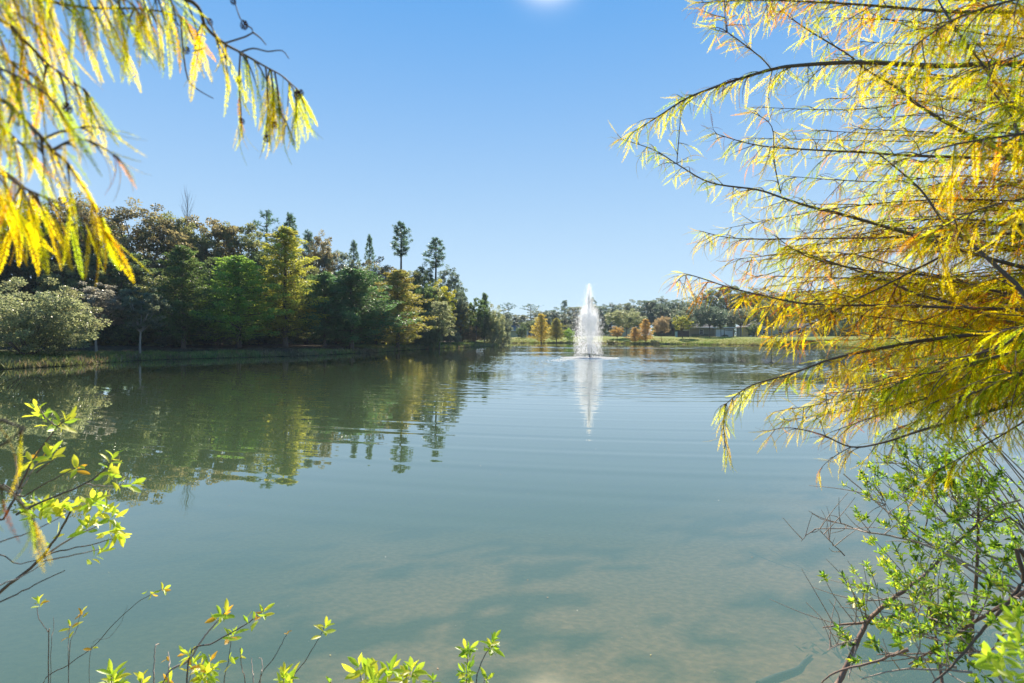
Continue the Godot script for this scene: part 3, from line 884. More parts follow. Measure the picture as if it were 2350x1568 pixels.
func frond_shape(pairs: int, bend: float, wide: float, thick := 0.40) -> Shape:
	var s := Shape.new()
	var line := []
	for k in 7:
		var u := k / 6.0
		line.append(Vector3(sin(u * 5.0) * 0.008, -bend * u * u, u))
	s.tube(line, 0.009, 0.003, 3, Color(0.55, 0.45, 0.6))
	for k in pairs * 2:
		var u := (k / 2 + R(0.1, 0.9)) / pairs
		var side := 1.0 if k % 2 == 0 else -1.0
		var reach := wide * (0.45 + 1.5 * u * (1.0 - u) * 1.6) * (1.0 - pow(u, 5.0) * 0.55) * R(0.75, 1.1)
		var p := Vector3(0, -bend * u * u, u)
		var d := Vector3(side, R(-0.22, 0.12), R(0.45, 0.85)).normalized()
		var t := R(0.72, 1.0)
		s.leaf(p, d, Vector3(-d.z, 0, d.x), reach, thick / pairs * R(0.8, 1.3), Color(t, t, t), Vector3(0, -0.004, 0))
	return s

func aim(dir: Vector3, roll: float) -> Basis:
	var z := dir.normalized()
	var x := Vector3.UP.cross(z)
	x = x.normalized() if x.length() > 0.05 else Vector3.RIGHT
	var y := z.cross(x)
	return Basis(x, y, z) * Basis(Vector3(0, 0, 1), roll)

class Twiggy:
	var fronds := []            # [transform, colour number, brightness, branch number]
	var branches := []          # Node3D

func add_frond(t: Twiggy, p: Vector3, d: Vector3, length: float, hue: int, branch: int, roll := 99.0) -> void:
	var b := aim(d, R(-0.9, 0.9) if roll > 9.0 else roll).scaled_local(Vector3(length * R(0.8, 1.25), length * R(0.4, 1.6) * (1.0 if R(0, 1) < 0.7 else -0.6), length))
	t.fronds.append([Transform3D(b, p), hue, R(0.82, 1.05), branch])

func pick_hue(warm: float) -> int:                    # 0 yellow .. 5 brown; warm shifts towards orange
	var r := R(0, 1) + warm
	return 2 if r < 0.13 else 1 if r < 0.46 else 0 if r < 0.88 else 3 if r < 1.05 else 4 if r < 1.13 else 5

# A branch: smooth wood along the points, side twigs with fronds on both sides.
func grow(t: Twiggy, root: Node3D, pts: Array, r0: float, r1: float, o := {}) -> void:
	var joined := 0.0
	var off: bool = pts[0].x > 1.04 * -pts[0].z or pts[0].x < -1.04 * -pts[0].z
	if off:                                             # the hidden length between the trunk and the frame
		var hub := Vector3(trunk_at.x, clampf(pts[0].y * 0.8 + 0.3, 0.7, 5.2), trunk_at.z)
		joined = hub.distance_to(pts[0])
		pts.push_front(hub)
	var line := curve(pts, 5)
	var s := Shape.new()
	s.smooth = true
	s.tube(line, r0 * 0.68, r1 * 0.8, 6)
	var n := t.branches.size()
	var total := 0.0
	for k in line.size() - 1:
		total += line[k].distance_to(line[k + 1])
	var gap: float = o.get("gap", 0.085) * (0.54 if dense else 1.0)
	var long: float = o.get("long", 0.36) * (0.7 if dense else 1.0)
	var droop: float = o.get("droop", 0.35) * (0.9 if dense else 1.0)
	var warm: float = o.get("warm", 0.0)
	var start: float = o.get("start", 0.0)
	var fl: float = o.get("frond", 0.105) * (1.18 if dense else 1.0)
	var step: float = o.get("step", 0.026) * (0.56 if dense else 1.0)
	var walked := 0.0
	var next := maxf(start * total, joined * 0.75)
	var side := 1.0
	for k in line.size() - 1:
		var seg: float = line[k].distance_to(line[k + 1])
		var dir: Vector3 = (line[k + 1] - line[k]).normalized()
		while next < walked + seg:
			var p: Vector3 = line[k].lerp(line[k + 1], (next - walked) / seg)
			var u := next / total
			side = -side
			var sv := dir.cross(Vector3.UP).normalized() * side
			sv = (sv + Vector3(0, R(-0.5, 0.55), 0) + ball() * 0.35).normalized()
			var td := (dir * R(0.45, 0.95) + ball() * (0.75 if dense else 0.0) + sv * 0.75 + Vector3(0, -droop * 0.35, 0)).normalized()
			var tl := long * lerpf(1.0, 0.42, u * u) * R(0.5, 1.15)
			twig(t, s, p, td, tl, droop, clampi(pick_hue(warm + (0.45 if R(0, 1) < 0.10 and dense else 0.0)), 0, 5), warm, fl, step, n)
			if R(0, 1) < 0.75:
				add_frond(t, p, (dir * 0.4 + ball() * 0.8 + Vector3(0, -droop * 1.3, 0)).normalized(), fl * R(0.6, 1.1), pick_hue(warm), n)
			next += gap * R(0.6, 1.4)
		walked += seg
	var endd: Vector3 = (line[-1] - line[-2]).normalized()
	for k in 5:
		add_frond(t, line[-1], (endd + ball() * 0.6 + Vector3(0, -droop * 0.7, 0)).normalized(), fl * R(0.55, 0.95), pick_hue(warm), n)
	t.branches.append(part("branch", s.mesh(), mats["twig_bark"], root))

func twig(t: Twiggy, s: Shape, p: Vector3, d: Vector3, length: float, droop: float, hue: int, warm: float, fl: float, step: float, n: int) -> void:
	var path := []
	var bow := ball() * length * 0.08
	for k in 5:
		var u := k / 4.0
		path.append(p + d * (length * u) + Vector3(0, -droop * length * 0.55 * u * u, 0) + bow * sin(u * PI))
	s.tube(path, 0.0022 + length * 0.003, 0.0009, 4)
	var count := int(length / step)
	for k in count:
		var u := (k + R(0.2, 0.9)) / count
		var q := clampf(u * 4.0, 0.0, 3.999)
		var a: Vector3 = path[int(q)]
		var b: Vector3 = path[int(q) + 1]
		var dir := (b - a).normalized()
		var sv := dir.cross(Vector3.UP).normalized() * (1.0 if k % 2 == 0 else -1.0)
		var fd := (dir * 0.62 + sv * R(0.35, 0.8) + ball() * (0.6 if dense else 0.32) + Vector3(0, -droop * R(0.5, 1.5), 0)).normalized()
		add_frond(t, a.lerp(b, q - int(q)), fd, fl * lerpf(1.05, 0.62, u) * R(0.7, 1.15), hue if R(0, 1) < 0.72 else pick_hue(warm), n)
	add_frond(t, path[4], (path[4] - path[3]).normalized(), fl * 0.8, hue, n)

func finish_fronds(t: Twiggy, root: Node3D, limit: int) -> void:
	var eye := Vector3(0, EYE, 0)
	var order := []
	for k in t.fronds.size():
		var p: Vector3 = t.fronds[k][0].origin
		var v := at(0, 0, 1.0)
		var sx := p.x / maxf(-p.z, 0.05)
		var sy := (p.y - EYE) / maxf(-p.z, 0.05)
		var seen := absf(sx) < 0.95 and sy < 0.66 and sy > -0.66
		order.append([p.distance_to(eye) / t.fronds[k][0].basis.z.length() * (1.0 if seen else 50.0), k])
	order.sort_custom(func(a, b): return a[0] < b[0])
	var spots := []
	var tones := []
	for q in order.size():
		var f: Array = t.fronds[order[q][1]]
		if q < limit:
			part("frond", frond_meshes[order[q][1] % 3], mats["frond_%d" % f[1]], t.branches[f[3]], f[0])
		else:
			spots.append(f[0])
			var c: Vector3 = FROND[f[1]] * f[2]
			tones.append(Color(c.x, c.y, c.z))
	if spots.size():
		scatter("foliage", frond_meshes[3], mats["frond_any"], root, spots, tones)

func build_fronds() -> void:
	frond_meshes = [frond_shape(32, 0.16, 0.105, 0.29).mesh(), frond_shape(30, 0.28, 0.098, 0.29).mesh(), frond_shape(34, 0.05, 0.11, 0.29).mesh(), frond_shape(22, 0.40, 0.070, 0.30).mesh()]
	mat("twig_bark", Vector3(0.115, 0.075, 0.05), 0.85)
	for k in FROND.size():
		mat("frond_%d" % k, FROND[k], 0.5, true, 1.75, 0.2)
	mat("frond_any", Vector3.ONE, 0.5, true, 1.75, 0.2)

func survey(pts: Array, ox: float, oy: float, k: float, d0: float, d1: float) -> Array:   # a branch read off the photograph, from d0 to d1 metres away
	var out := []
	for q in pts.size():
		var u := float(q) / maxf(pts.size() - 1, 1)
		out.append(at(ox + pts[q][0] * k, oy + pts[q][1] * k, lerpf(d0, d1, u)))
	return out

func build_right_cypress() -> void:
	var base := Vector3(4.15, 0, -2.7)
	trunk_at = base
	base.y = ground_at(base.x, base.z)
	var o := thing("cypress_tree", "large autumn bald cypress at right with yellow and orange feathery fronds", "tree")
	var tr := Shape.new()
	tr.smooth = true
	tr.tube(curve([base - Vector3(0, 0.3, 0), base + Vector3(0, 0.4, 0), base + Vector3(0.03, 2.2, -0.02), base + Vector3(-0.02, 4.6, 0.03), base + Vector3(0, 7.5, 0)], 5), 0.17, 0.05, 14)
	part("trunk", tr.mesh(), mats["bark"], o)
	var t := Twiggy.new()
	dense = true
	var A := func(pts, d0, d1): return survey(pts, 1377, 0, 0.4148, d0, d1)
	var C := func(pts, d0, d1): return survey(pts, 1453.5, 573.75, 0.3815, d0, d1)
	# upper branches
	grow(t, o, A.call([[3050, 420], [2346, 350], [1900, 365], [1450, 345], [1100, 362], [950, 385], [700, 460], [480, 545], [330, 640], [190, 725]], 2.3, 3.0), 0.020, 0.003, {"gap": 0.075, "droop": 0.55, "long": 0.34, "warm": -0.12})
	grow(t, o, A.call([[2900, 1150], [2346, 900], [1980, 715], [1760, 580], [1650, 490], [1480, 390], [1370, 300], [1150, 165], [1010, 65]], 2.5, 3.3), 0.017, 0.003, {"droop": 0.4, "warm": 0.05})
	grow(t, o, A.call([[950, 385], [880, 310], [700, 175], [640, 150]], 2.95, 3.05), 0.006, 0.002, {"gap": 0.1, "long": 0.2, "start": 0.3, "warm": 0.1})
	grow(t, o, A.call([[700, 180], [692, 90], [690, -40]], 3.0, 3.1), 0.004, 0.002, {"gap": 0.11, "long": 0.26, "warm": 0.1})
	grow(t, o, A.call([[2950, 1560], [2346, 1480], [1700, 1290], [1370, 1195], [1150, 1140], [1010, 1095], [870, 1050], [610, 1010], [430, 910], [300, 830], [120, 770]], 2.6, 3.5), 0.016, 0.0025, {"droop": 0.5, "long": 0.30, "frond": 0.10, "warm": -0.04})
	grow(t, o, A.call([[2900, 930], [2346, 885], [1700, 860], [1480, 845], [1100, 825], [850, 800], [640, 740]], 2.5, 3.2), 0.014, 0.0025, {"droop": 0.35, "gap": 0.095})
	grow(t, o, A.call([[1000, 1070], [965, 900], [950, 700], [840, 620]], 3.35, 3.3), 0.006, 0.002, {"gap": 0.12, "long": 0.22})
	grow(t, o, A.call([[425, 905], [440, 720], [450, 580]], 3.35, 2.95), 0.004, 0.002, {"gap": 0.14, "long": 0.12, "step": 0.04})
	grow(t, o, A.call([[2800, 2000], [2300, 1568], [2100, 1390], [1900, 1220], [1760, 1035], [1535, 845]], 2.0, 2.7), 0.016, 0.004, {"warm": 0.12, "gap": 0.09})
	grow(t, o, A.call([[2900, 1300], [2346, 1290], [1900, 1310], [1200, 1320], [760, 1320], [560, 1280]], 2.6, 3.5), 0.013, 0.0025, {"droop": 0.45, "long": 0.32})
	grow(t, o, A.call([[2700, 1750], [1900, 1540], [1500, 1500], [1150, 1420], [960, 1300]], 2.6, 3.3), 0.012, 0.0025, {"droop": 0.4})
	grow(t, o, A.call([[2900, 160], [1850, 60], [1350, 20], [880, 0], [560, 15]], 2.4, 3.2), 0.014, 0.0025, {"droop": 0.4, "gap": 0.075, "warm": 0.05})
	grow(t, o, A.call([[2500, 720], [2346, 640], [2070, 300], [1930, 100], [1850, -40]], 2.1, 2.5), 0.014, 0.003, {"droop": 0.5, "warm": -0.05})
	grow(t, o, A.call([[2750, 1150], [2346, 780], [2280, 650], [2130, 450]], 2.0, 2.4), 0.013, 0.003, {"droop": 0.5, "warm": -0.12})
	grow(t, o, A.call([[2900, -60], [2300, -140], [1700, -150], [1200, -90], [800, -20]], 2.2, 3.0), 0.014, 0.003, {"droop": 0.6, "gap": 0.07, "long": 0.4})
	# middle
	grow(t, o, C.call([[2900, 400], [1850, 345], [1500, 335], [1050, 325], [760, 270], [560, 220], [330, 150], [265, 190]], 2.4, 3.3), 0.013, 0.0025, {"warm": 0.2, "droop": 0.4})
	grow(t, o, C.call([[2900, 560], [2350, 460], [1950, 330], [1700, 265], [1560, 200], [1300, 110], [970, 0]], 2.4, 3.1), 0.020, 0.004, {"warm": 0.06})
	grow(t, o, C.call([[1850, 40], [1500, 220], [1300, 320], [1060, 450], [840, 520]], 2.7, 3.0), 0.008, 0.002, {"warm": 0.22, "gap": 0.09})
	grow(t, o, C.call([[2800, 390], [2200, 490], [1750, 545], [1450, 600], [1200, 655], [950, 745], [700, 820], [560, 925]], 2.3, 2.75), 0.016, 0.0025, {"warm": -0.06, "droop": 0.45, "long": 0.2, "gap": 0.07, "frond": 0.115, "start": 0.05})
	grow(t, o, C.call([[560, 925], [545, 1010], [551, 1150], [565, 1205]], 2.75, 2.75), 0.0032, 0.0012, {"warm": -0.1, "gap": 0.055, "long": 0.07, "step": 0.035, "droop": 0.5, "frond": 0.10})
	grow(t, o, C.call([[2850, 850], [2350, 920], [2000, 1010], [1720, 1090], [1500, 1160], [1310, 1185], [1130, 1110], [940, 1070], [830, 1085]], 2.1, 2.7), 0.012, 0.002, {"warm": 0.18, "gap": 0.13, "long": 0.16, "step": 0.035})
	grow(t, o, C.call([[1310, 1185], [1230, 1230], [1150, 1290], [1120, 1340]], 2.6, 2.62), 0.003, 0.0012, {"warm": 0.3, "gap": 0.06, "long": 0.06, "step": 0.035, "frond": 0.075})
	grow(t, o, C.call([[2700, 620], [2100, 800], [1720, 905], [1600, 950], [1400, 1020], [1180, 1100]], 2.2, 2.7), 0.010, 0.002, {"warm": 0.16, "gap": 0.1, "long": 0.24})
	grow(t, o, C.call([[2900, 560], [2210, 510], [1800, 450], [1480, 405], [1180, 380]], 2.3, 2.9), 0.012, 0.002, {"warm": 0.16})
	grow(t, o, C.call([[2700, 520], [2200, 640], [1900, 720], [1700, 760], [1540, 830]], 1.9, 2.3), 0.011, 0.002, {"warm": -0.26, "droop": 0.7, "gap": 0.06})
	grow(t, o, C.call([[2700, 660], [2300, 760], [2050, 860], [1850, 900]], 1.8, 2.1), 0.010, 0.002, {"warm": -0.24, "droop": 0.7, "gap": 0.06})
	grow(t, o, C.call([[2600, 300], [2250, 560], [2000, 640], [1800, 660]], 1.9, 2.2), 0.010, 0.002, {"warm": -0.2, "droop": 0.6, "gap": 0.07})
	for q in [[[2700, 560], [2350, 760], [2150, 850], [1960, 900]], [[2700, 700], [2380, 850], [2200, 930], [2040, 990]], [[2700, 800], [2420, 930], [2280, 1010], [2150, 1080]], [[2700, 640], [2420, 800], [2250, 930], [2120, 960]], [[2750, 500], [2450, 700], [2300, 820], [2180, 880]]]:
		grow(t, o, survey(q, 0, 0, 1, R(1.9, 2.3), R(2.2, 2.7)), 0.010, 0.002, {"warm": -0.24, "droop": 0.75, "gap": 0.07, "long": 0.3})
	for q in [[[2700, -100], [2400, -20], [2200, 40], [2080, 120]], [[2700, 40], [2450, 90], [2250, 160]], [[2700, 260], [2400, 300], [2200, 330], [2060, 370]], [[2700, 420], [2450, 440], [2250, 480], [2130, 540]], [[2700, 690], [2480, 720], [2300, 760]], [[2700, 150], [2480, 190], [2320, 240]]]:
		grow(t, o, survey(q, 0, 0, 1, 1.5, 1.75), 0.009, 0.002, {"warm": -0.06, "droop": 0.7, "gap": 0.07, "long": 0.3})
	# the depth of the crown behind them
	for k in 100:
		var y := R(-60, 930) if k % 2 else R(420, 960)
		var reach := R(0.15, 1.0)
		var tip := Vector2(lerpf(2330, 1640 + absf(y - 480) * 0.25, reach), y + R(-60, 60))
		var from := Vector2(2650, y * 0.75 + 190 + R(-90, 90))
		var pts := []
		for q in 5:
			var u := q / 4.0
			pts.append([lerpf(from.x, tip.x, u), lerpf(from.y, tip.y, u) - sin(u * PI) * R(10, 60)])
		grow(t, o, survey(pts, 0, 0, 1, R(2.9, 3.6), R(3.2, 4.4)), 0.012, 0.002, {"warm": -0.02 + 0.09 * smoothstep(450, 700, y) - 0.12 * smoothstep(850, 950, y), "gap": 0.105, "start": 0.1, "long": 0.4, "step": 0.03})
	finish_fronds(t, o, 300)
	dense = false

func cone_shape() -> ArrayMesh:
	var s := Shape.new()
	for ring in 5:
		var v := -0.8 + ring * 0.4
		var r := sqrt(maxf(0.05, 1.0 - v * v))
		for k in 6:
			var g := (k + ring * 0.5) * TAU / 6
			var c := Vector3(cos(g) * r * 0.8, v, sin(g) * r * 0.8)
			var d := c.normalized()
			var sd := d.cross(Vector3.UP).normalized()
			s.leaf(c - Vector3(0, 0.28, 0), (Vector3(0, 1, 0) + d * 0.5).normalized(), sd, 0.75, 0.36, Color.WHITE, d * 0.22)
	return s.mesh()

func build_left_cypress() -> void:
	var o := thing("cypress_tree", "near cypress boughs at top left with hanging yellow fronds and brown cones", "tree")
	var base := Vector3(-1.75, 0, -0.2)
	trunk_at = base
	base.y = ground_at(base.x, base.z)
	var tr := Shape.new()
	tr.smooth = true
	tr.tube(curve([base - Vector3(0, 0.3, 0), base + Vector3(0, 0.5, 0), base + Vector3(-0.04, 2.4, 0.02), base + Vector3(0.03, 5.2, 0), base + Vector3(0, 7.0, 0)], 5), 0.15, 0.04, 14)
	part("trunk", tr.mesh(), mats["bark"], o)
	var t := Twiggy.new()
	var A := func(pts, d0, d1): return survey(pts, 0, 0, 0.4148, d0, d1)
	var hang := {"gap": 0.021, "long": 0.07, "step": 0.03, "droop": 1.4, "frond": 0.10, "warm": -0.06}
	grow(t, o, A.call([[-900, -500], [-300, -260], [300, -160], [800, -60], [1070, 15], [1140, 150], [1240, 240], [1330, 290], [1470, 370], [1560, 420], [1640, 490]], 0.85, 1.25), 0.008, 0.0014, {"gap": 0.026, "long": 0.075, "step": 0.028, "droop": 1.5, "frond": 0.098, "warm": -0.12, "start": 0.22})
	grow(t, o, A.call([[-900, -100], [-300, -80], [150, -20], [450, 40], [800, 50], [1000, 90]], 0.8, 1.1), 0.007, 0.0014, hang)
	grow(t, o, A.call([[-900, 0], [-350, 30], [0, 110], [150, 240], [260, 350], [330, 400], [470, 500]], 0.75, 0.95), 0.006, 0.0012, hang)
	grow(t, o, A.call([[-900, 350], [-400, 380], [0, 550], [100, 630], [240, 770], [290, 830], [370, 900], [440, 1000], [500, 1090], [560, 1200]], 0.7, 0.85), 0.006, 0.0012, {"gap": 0.024, "long": 0.06, "step": 0.03, "droop": 1.4, "frond": 0.10, "warm": -0.04, "start": 0.2})
	grow(t, o, A.call([[-700, 640], [-200, 740], [80, 790], [230, 792]], 0.72, 0.78), 0.004, 0.001, {"gap": 0.04, "long": 0.05, "step": 0.04, "droop": 1.3, "frond": 0.07, "warm": -0.05, "start": 0.2})
	grow(t, o, A.call([[-700, 820], [-300, 900], [0, 960], [150, 1050], [320, 1120], [430, 1180], [560, 1260]], 0.72, 0.85), 0.005, 0.001, {"gap": 0.022, "long": 0.06, "step": 0.03, "droop": 1.5, "frond": 0.10, "warm": -0.02, "start": 0.25})
	grow(t, o, A.call([[-700, 250], [-250, 320], [0, 380], [180, 470], [300, 560]], 0.62, 0.75), 0.005, 0.001, hang)
	grow(t, o, A.call([[-600, -260], [0, -180], [500, -130], [900, -60]], 0.75, 0.95), 0.006, 0.001, hang)
	grow(t, o, A.call([[240, 770], [330, 730], [480, 700], [600, 720]], 0.78, 0.82), 0.003, 0.0008, {"gap": 0.03, "long": 0.03, "step": 0.03, "droop": 0.5, "frond": 0.06})
	grow(t, o, A.call([[290, 830], [420, 770], [540, 800], [640, 870]], 0.78, 0.82), 0.003, 0.0008, {"gap": 0.028, "long": 0.03, "step": 0.03, "droop": 0.6, "frond": 0.06})
	grow(t, o, A.call([[-500, 2350], [-200, 2600], [0, 2690], [120, 2790], [190, 2890]], 0.62, 0.7), 0.004, 0.001, {"gap": 0.03, "long": 0.03, "step": 0.03, "droop": 1.3, "frond": 0.06, "warm": 0.1, "start": 0.3})
	for q in [[[-700, -150], [-300, -60], [60, 60], [330, 230]], [[-700, 150], [-300, 230], [40, 330], [200, 420]], [[-700, 500], [-300, 560], [-20, 680], [140, 820]], [[-700, 760], [-260, 830], [40, 960], [180, 1080]], [[-500, -220], [200, -120], [650, -20], [760, 60]], [[-600, 900], [-250, 980], [-20, 1080], [100, 1180]]]:
		grow(t, o, A.call(q, 0.78, 0.95), 0.005, 0.001, hang)
	# bare side twigs with cones
	for q in [[[1240, 240], [1400, 180], [1330, 105], [1290, -20]], [[1400, 180], [1440, 210], [1472, 248]], [[1330, 290], [1400, 268], [1480, 285], [1560, 280], [1598, 325]], [[1640, 490], [1640, 580], [1640, 665]], [[1520, 400], [1540, 520], [1545, 610], [1590, 690], [1632, 800]], [[1330, 290], [1322, 450], [1332, 600], [1336, 690], [1345, 765]], [[1000, 95], [1012, 270], [1040, 440], [1100, 500], [1180, 545]], [[1470, 370], [1482, 560], [1475, 768]], [[1500, 388], [1514, 540], [1520, 695]], [[100, 630], [106, 688]], [[330, 400], [362, 520], [372, 600], [388, 668]]]:
		var s := Shape.new()
		s.smooth = true
		s.tube(curve(A.call(q, 1.15 if q[0][0] > 400 else 0.84, 1.18 if q[0][0] > 400 else 0.84), 3), 0.002, 0.0009, 5)
		part("bare_twig", s.mesh(), mats["twig_bark"], o)
		if q.size() > 2 and q[0][1] > 280 and q[0][0] > 400 and q[1][1] > 300:
			for k in 15:
				var u: float = R(0.05, 0.85) * (q.size() - 1)
				var a: Array = q[int(u)]
				var b: Array = q[int(u) + 1]
				add_frond(t, at(lerpf(a[0], b[0], u - int(u)) * 0.4148, lerpf(a[1], b[1], u - int(u)) * 0.4148, 1.165), Vector3(R(-0.45, 0.45), -1.0, R(-0.4, 0.4)).normalized(), R(0.045, 0.085), pick_hue(-0.1), 0)
	finish_fronds(t, o, 300)
	mat("cone_scale", Vector3(0.075, 0.026, 0.016), 0.95, false, 0.0, 0.15)
	var cm := cone_shape()
	for q in [[1645, 528, 1.2, 19], [1665, 515, 1.2, 14], [1520, 695, 1.16, 17], [1540, 612, 1.18, 13], [1475, 768, 1.16, 17], [1338, 672, 1.12, 15], [1320, 445, 1.1, 17], [1030, 280, 1.02, 20], [1350, 140, 1.16, 20], [1160, 122, 1.08, 17], [370, 600, 0.84, 24], [388, 668, 0.84, 16], [1290, 8, 1.15, 15], [945, 235, 1.0, 9], [100, 688, 0.78, 9], [172, 2878, 0.7, 14]]:
		var p: Vector3 = at(q[0] * 0.4148, q[1] * 0.4148, 1.165 if q[2] > 0.95 else q[2])
		var sz: float = q[3] * 0.37 * q[2] / FOCAL
		part("cone", cm, mats["cone_scale"], o, Transform3D(Basis.from_euler(Vector3(R(-0.4, 0.4), R(0, TAU), R(-0.4, 0.4))).scaled_local(Vector3(sz, sz * 1.15, sz)), p))

# ------------------------------------------------------------------ near shrubs
var leaf_meshes := []

func leaf_blade(width: float, cup: float, arch: float) -> ArrayMesh:
	var s := Shape.new()
	var prof := [0.0, 0.55, 0.9, 1.0, 0.72, 0.0]
	var k := 0
	for q in prof.size():
		var u := q / 5.0
		var mid := Vector3(0, -arch * u * u, u)
		var w: float = prof[q] * width
		s.v.append(mid + Vector3(-w, w * cup, 0)); s.v.append(mid); s.v.append(mid + Vector3(w, w * cup, 0))
		var edge := R(0.82, 1.1)
		for c in 3:
			var t := lerpf(0.82, 1.08, u) * (edge if c != 1 else 1.2)
			s.c.append(Color(t * lerpf(0.95, 1.1, u), t, t * 0.9))
	for q in 5:
		k = q * 3
		s.i.append_array([k, k + 3, k + 1, k + 1, k + 3, k + 4, k + 1, k + 4, k + 2, k + 2, k + 4, k + 5])
	s.smooth = true
	return s.mesh()

const GREENS := [Vector3(0.50, 0.64, 0.045), Vector3(0.36, 0.55, 0.035), Vector3(0.22, 0.40, 0.03), Vector3(0.66, 0.66, 0.05), Vector3(0.62, 0.36, 0.03), Vector3(0.07, 0.15, 0.025)]

class Leafy:
	var leaves := []            # [transform, colour number, parent]

func rosette(l: Leafy, parent: Node3D, p: Vector3, d: Vector3, n: int, size: float, tones: Array) -> void:
	for k in n:
		var u := k / maxf(n, 1)
		var g := k * 2.4 + R(-0.3, 0.3)
		var a := d.cross(Vector3.UP if absf(d.y) < 0.9 else Vector3.RIGHT).normalized()
		var b := d.cross(a)
		var spread := lerpf(1.25, 0.35, u) * R(0.8, 1.2)
		var dir := (d * cos(spread) + (a * cos(g) + b * sin(g)) * sin(spread)).normalized()
		var z := dir
		var x := d.cross(z)
		x = x.normalized() if x.length() > 0.01 else a
		var len := size * lerpf(1.0, 0.7, u) * R(0.75, 1.15)
		var t := Transform3D(Basis(x, z.cross(x), z).scaled_local(Vector3(len, len, len)), p - d * (1.0 - u) * size * 0.9 * R(0.7, 1.1))
		l.leaves.append([t, tones[rng.randi_range(0, tones.size() - 1)], parent])

func finish_leaves(l: Leafy, root: Node3D, limit: int) -> void:
	var order := []
	for k in l.leaves.size():
		var p: Vector3 = l.leaves[k][0].origin
		var seen := absf(p.x / maxf(-p.z, 0.05)) < 0.93 and (p.y - EYE) / maxf(-p.z, 0.05) > -0.63
		order.append([p.distance_to(Vector3(0, EYE, 0)) / l.leaves[k][0].basis.z.length() * (1.0 if seen else 50.0), k])
	order.sort_custom(func(a, b): return a[0] < b[0])
	var s := Shape.new()
	for q in order.size():
		var f: Array = l.leaves[order[q][1]]
		if q < limit:
			part("leaf", leaf_meshes[order[q][1] % 3], mats["leaf_%d" % f[1]], f[2], f[0])
		else:
			var t: Transform3D = f[0]
			var c: Vector3 = GREENS[f[1]]
			var w := 0.17
			var k := s.v.size()
			for e in [Vector3(0, 0, 0), Vector3(-w, 0.05, 0.5), Vector3(0, -0.03, 0.55), Vector3(w, 0.05, 0.5), Vector3(0, -0.12, 1)]:
				s.v.append(t * e)
				s.c.append(Color(c.x, c.y, c.z))
			s.i.append_array([k, k + 1, k + 2, k, k + 2, k + 3, k + 1, k + 4, k + 2, k + 2, k + 4, k + 3])
	if s.v.size():
		part("leaves", s.mesh(), mats["leaf_any"], root).set_meta("kind", "stuff")

func stem(root: Node3D, pts: Array, r0: float, r1: float, look := "stem_brown") -> MeshInstance3D:
	var s := Shape.new()
	s.smooth = true
	var f: Vector3 = pts[0]
	if f.x < -0.92 * -f.z or f.x > 0.92 * -f.z or f.y - EYE < -0.62 * -f.z:
		var foot := Vector3(-2.35, 0, -1.95) if f.x < -0.92 * -f.z else Vector3(3.05, 0, -2.35) if f.x > 0.92 * -f.z else Vector3(f.x, 0, f.z + 0.05)
		foot.y = ground_at(foot.x, foot.z) - 0.03
		pts.push_front(foot)
	var line := curve(pts, 5)
	for k in range(1, line.size() - 1):
		line[k] += ball() * 0.0025
	s.tube(line, r0, r1, 6)
	return part("branch", s.mesh(), mats[look], root)

func build_leaves() -> void:
	leaf_meshes = [leaf_blade(0.16, 0.35, 0.15), leaf_blade(0.19, 0.2, 0.05), leaf_blade(0.15, 0.5, 0.3)]
	for k in GREENS.size():
		mat("leaf_%d" % k, GREENS[k] * 1.0, 0.38, true, 1.4, 0.5)
	mat("leaf_any", Vector3.ONE, 0.38, true, 1.4, 0.5)
	mat("stem_brown", Vector3(0.13, 0.085, 0.06), 0.8)
	mat("stem_pale", Vector3(0.34, 0.26, 0.21), 0.8)
	mat("stem_red", Vector3(0.21, 0.12, 0.085), 0.8)

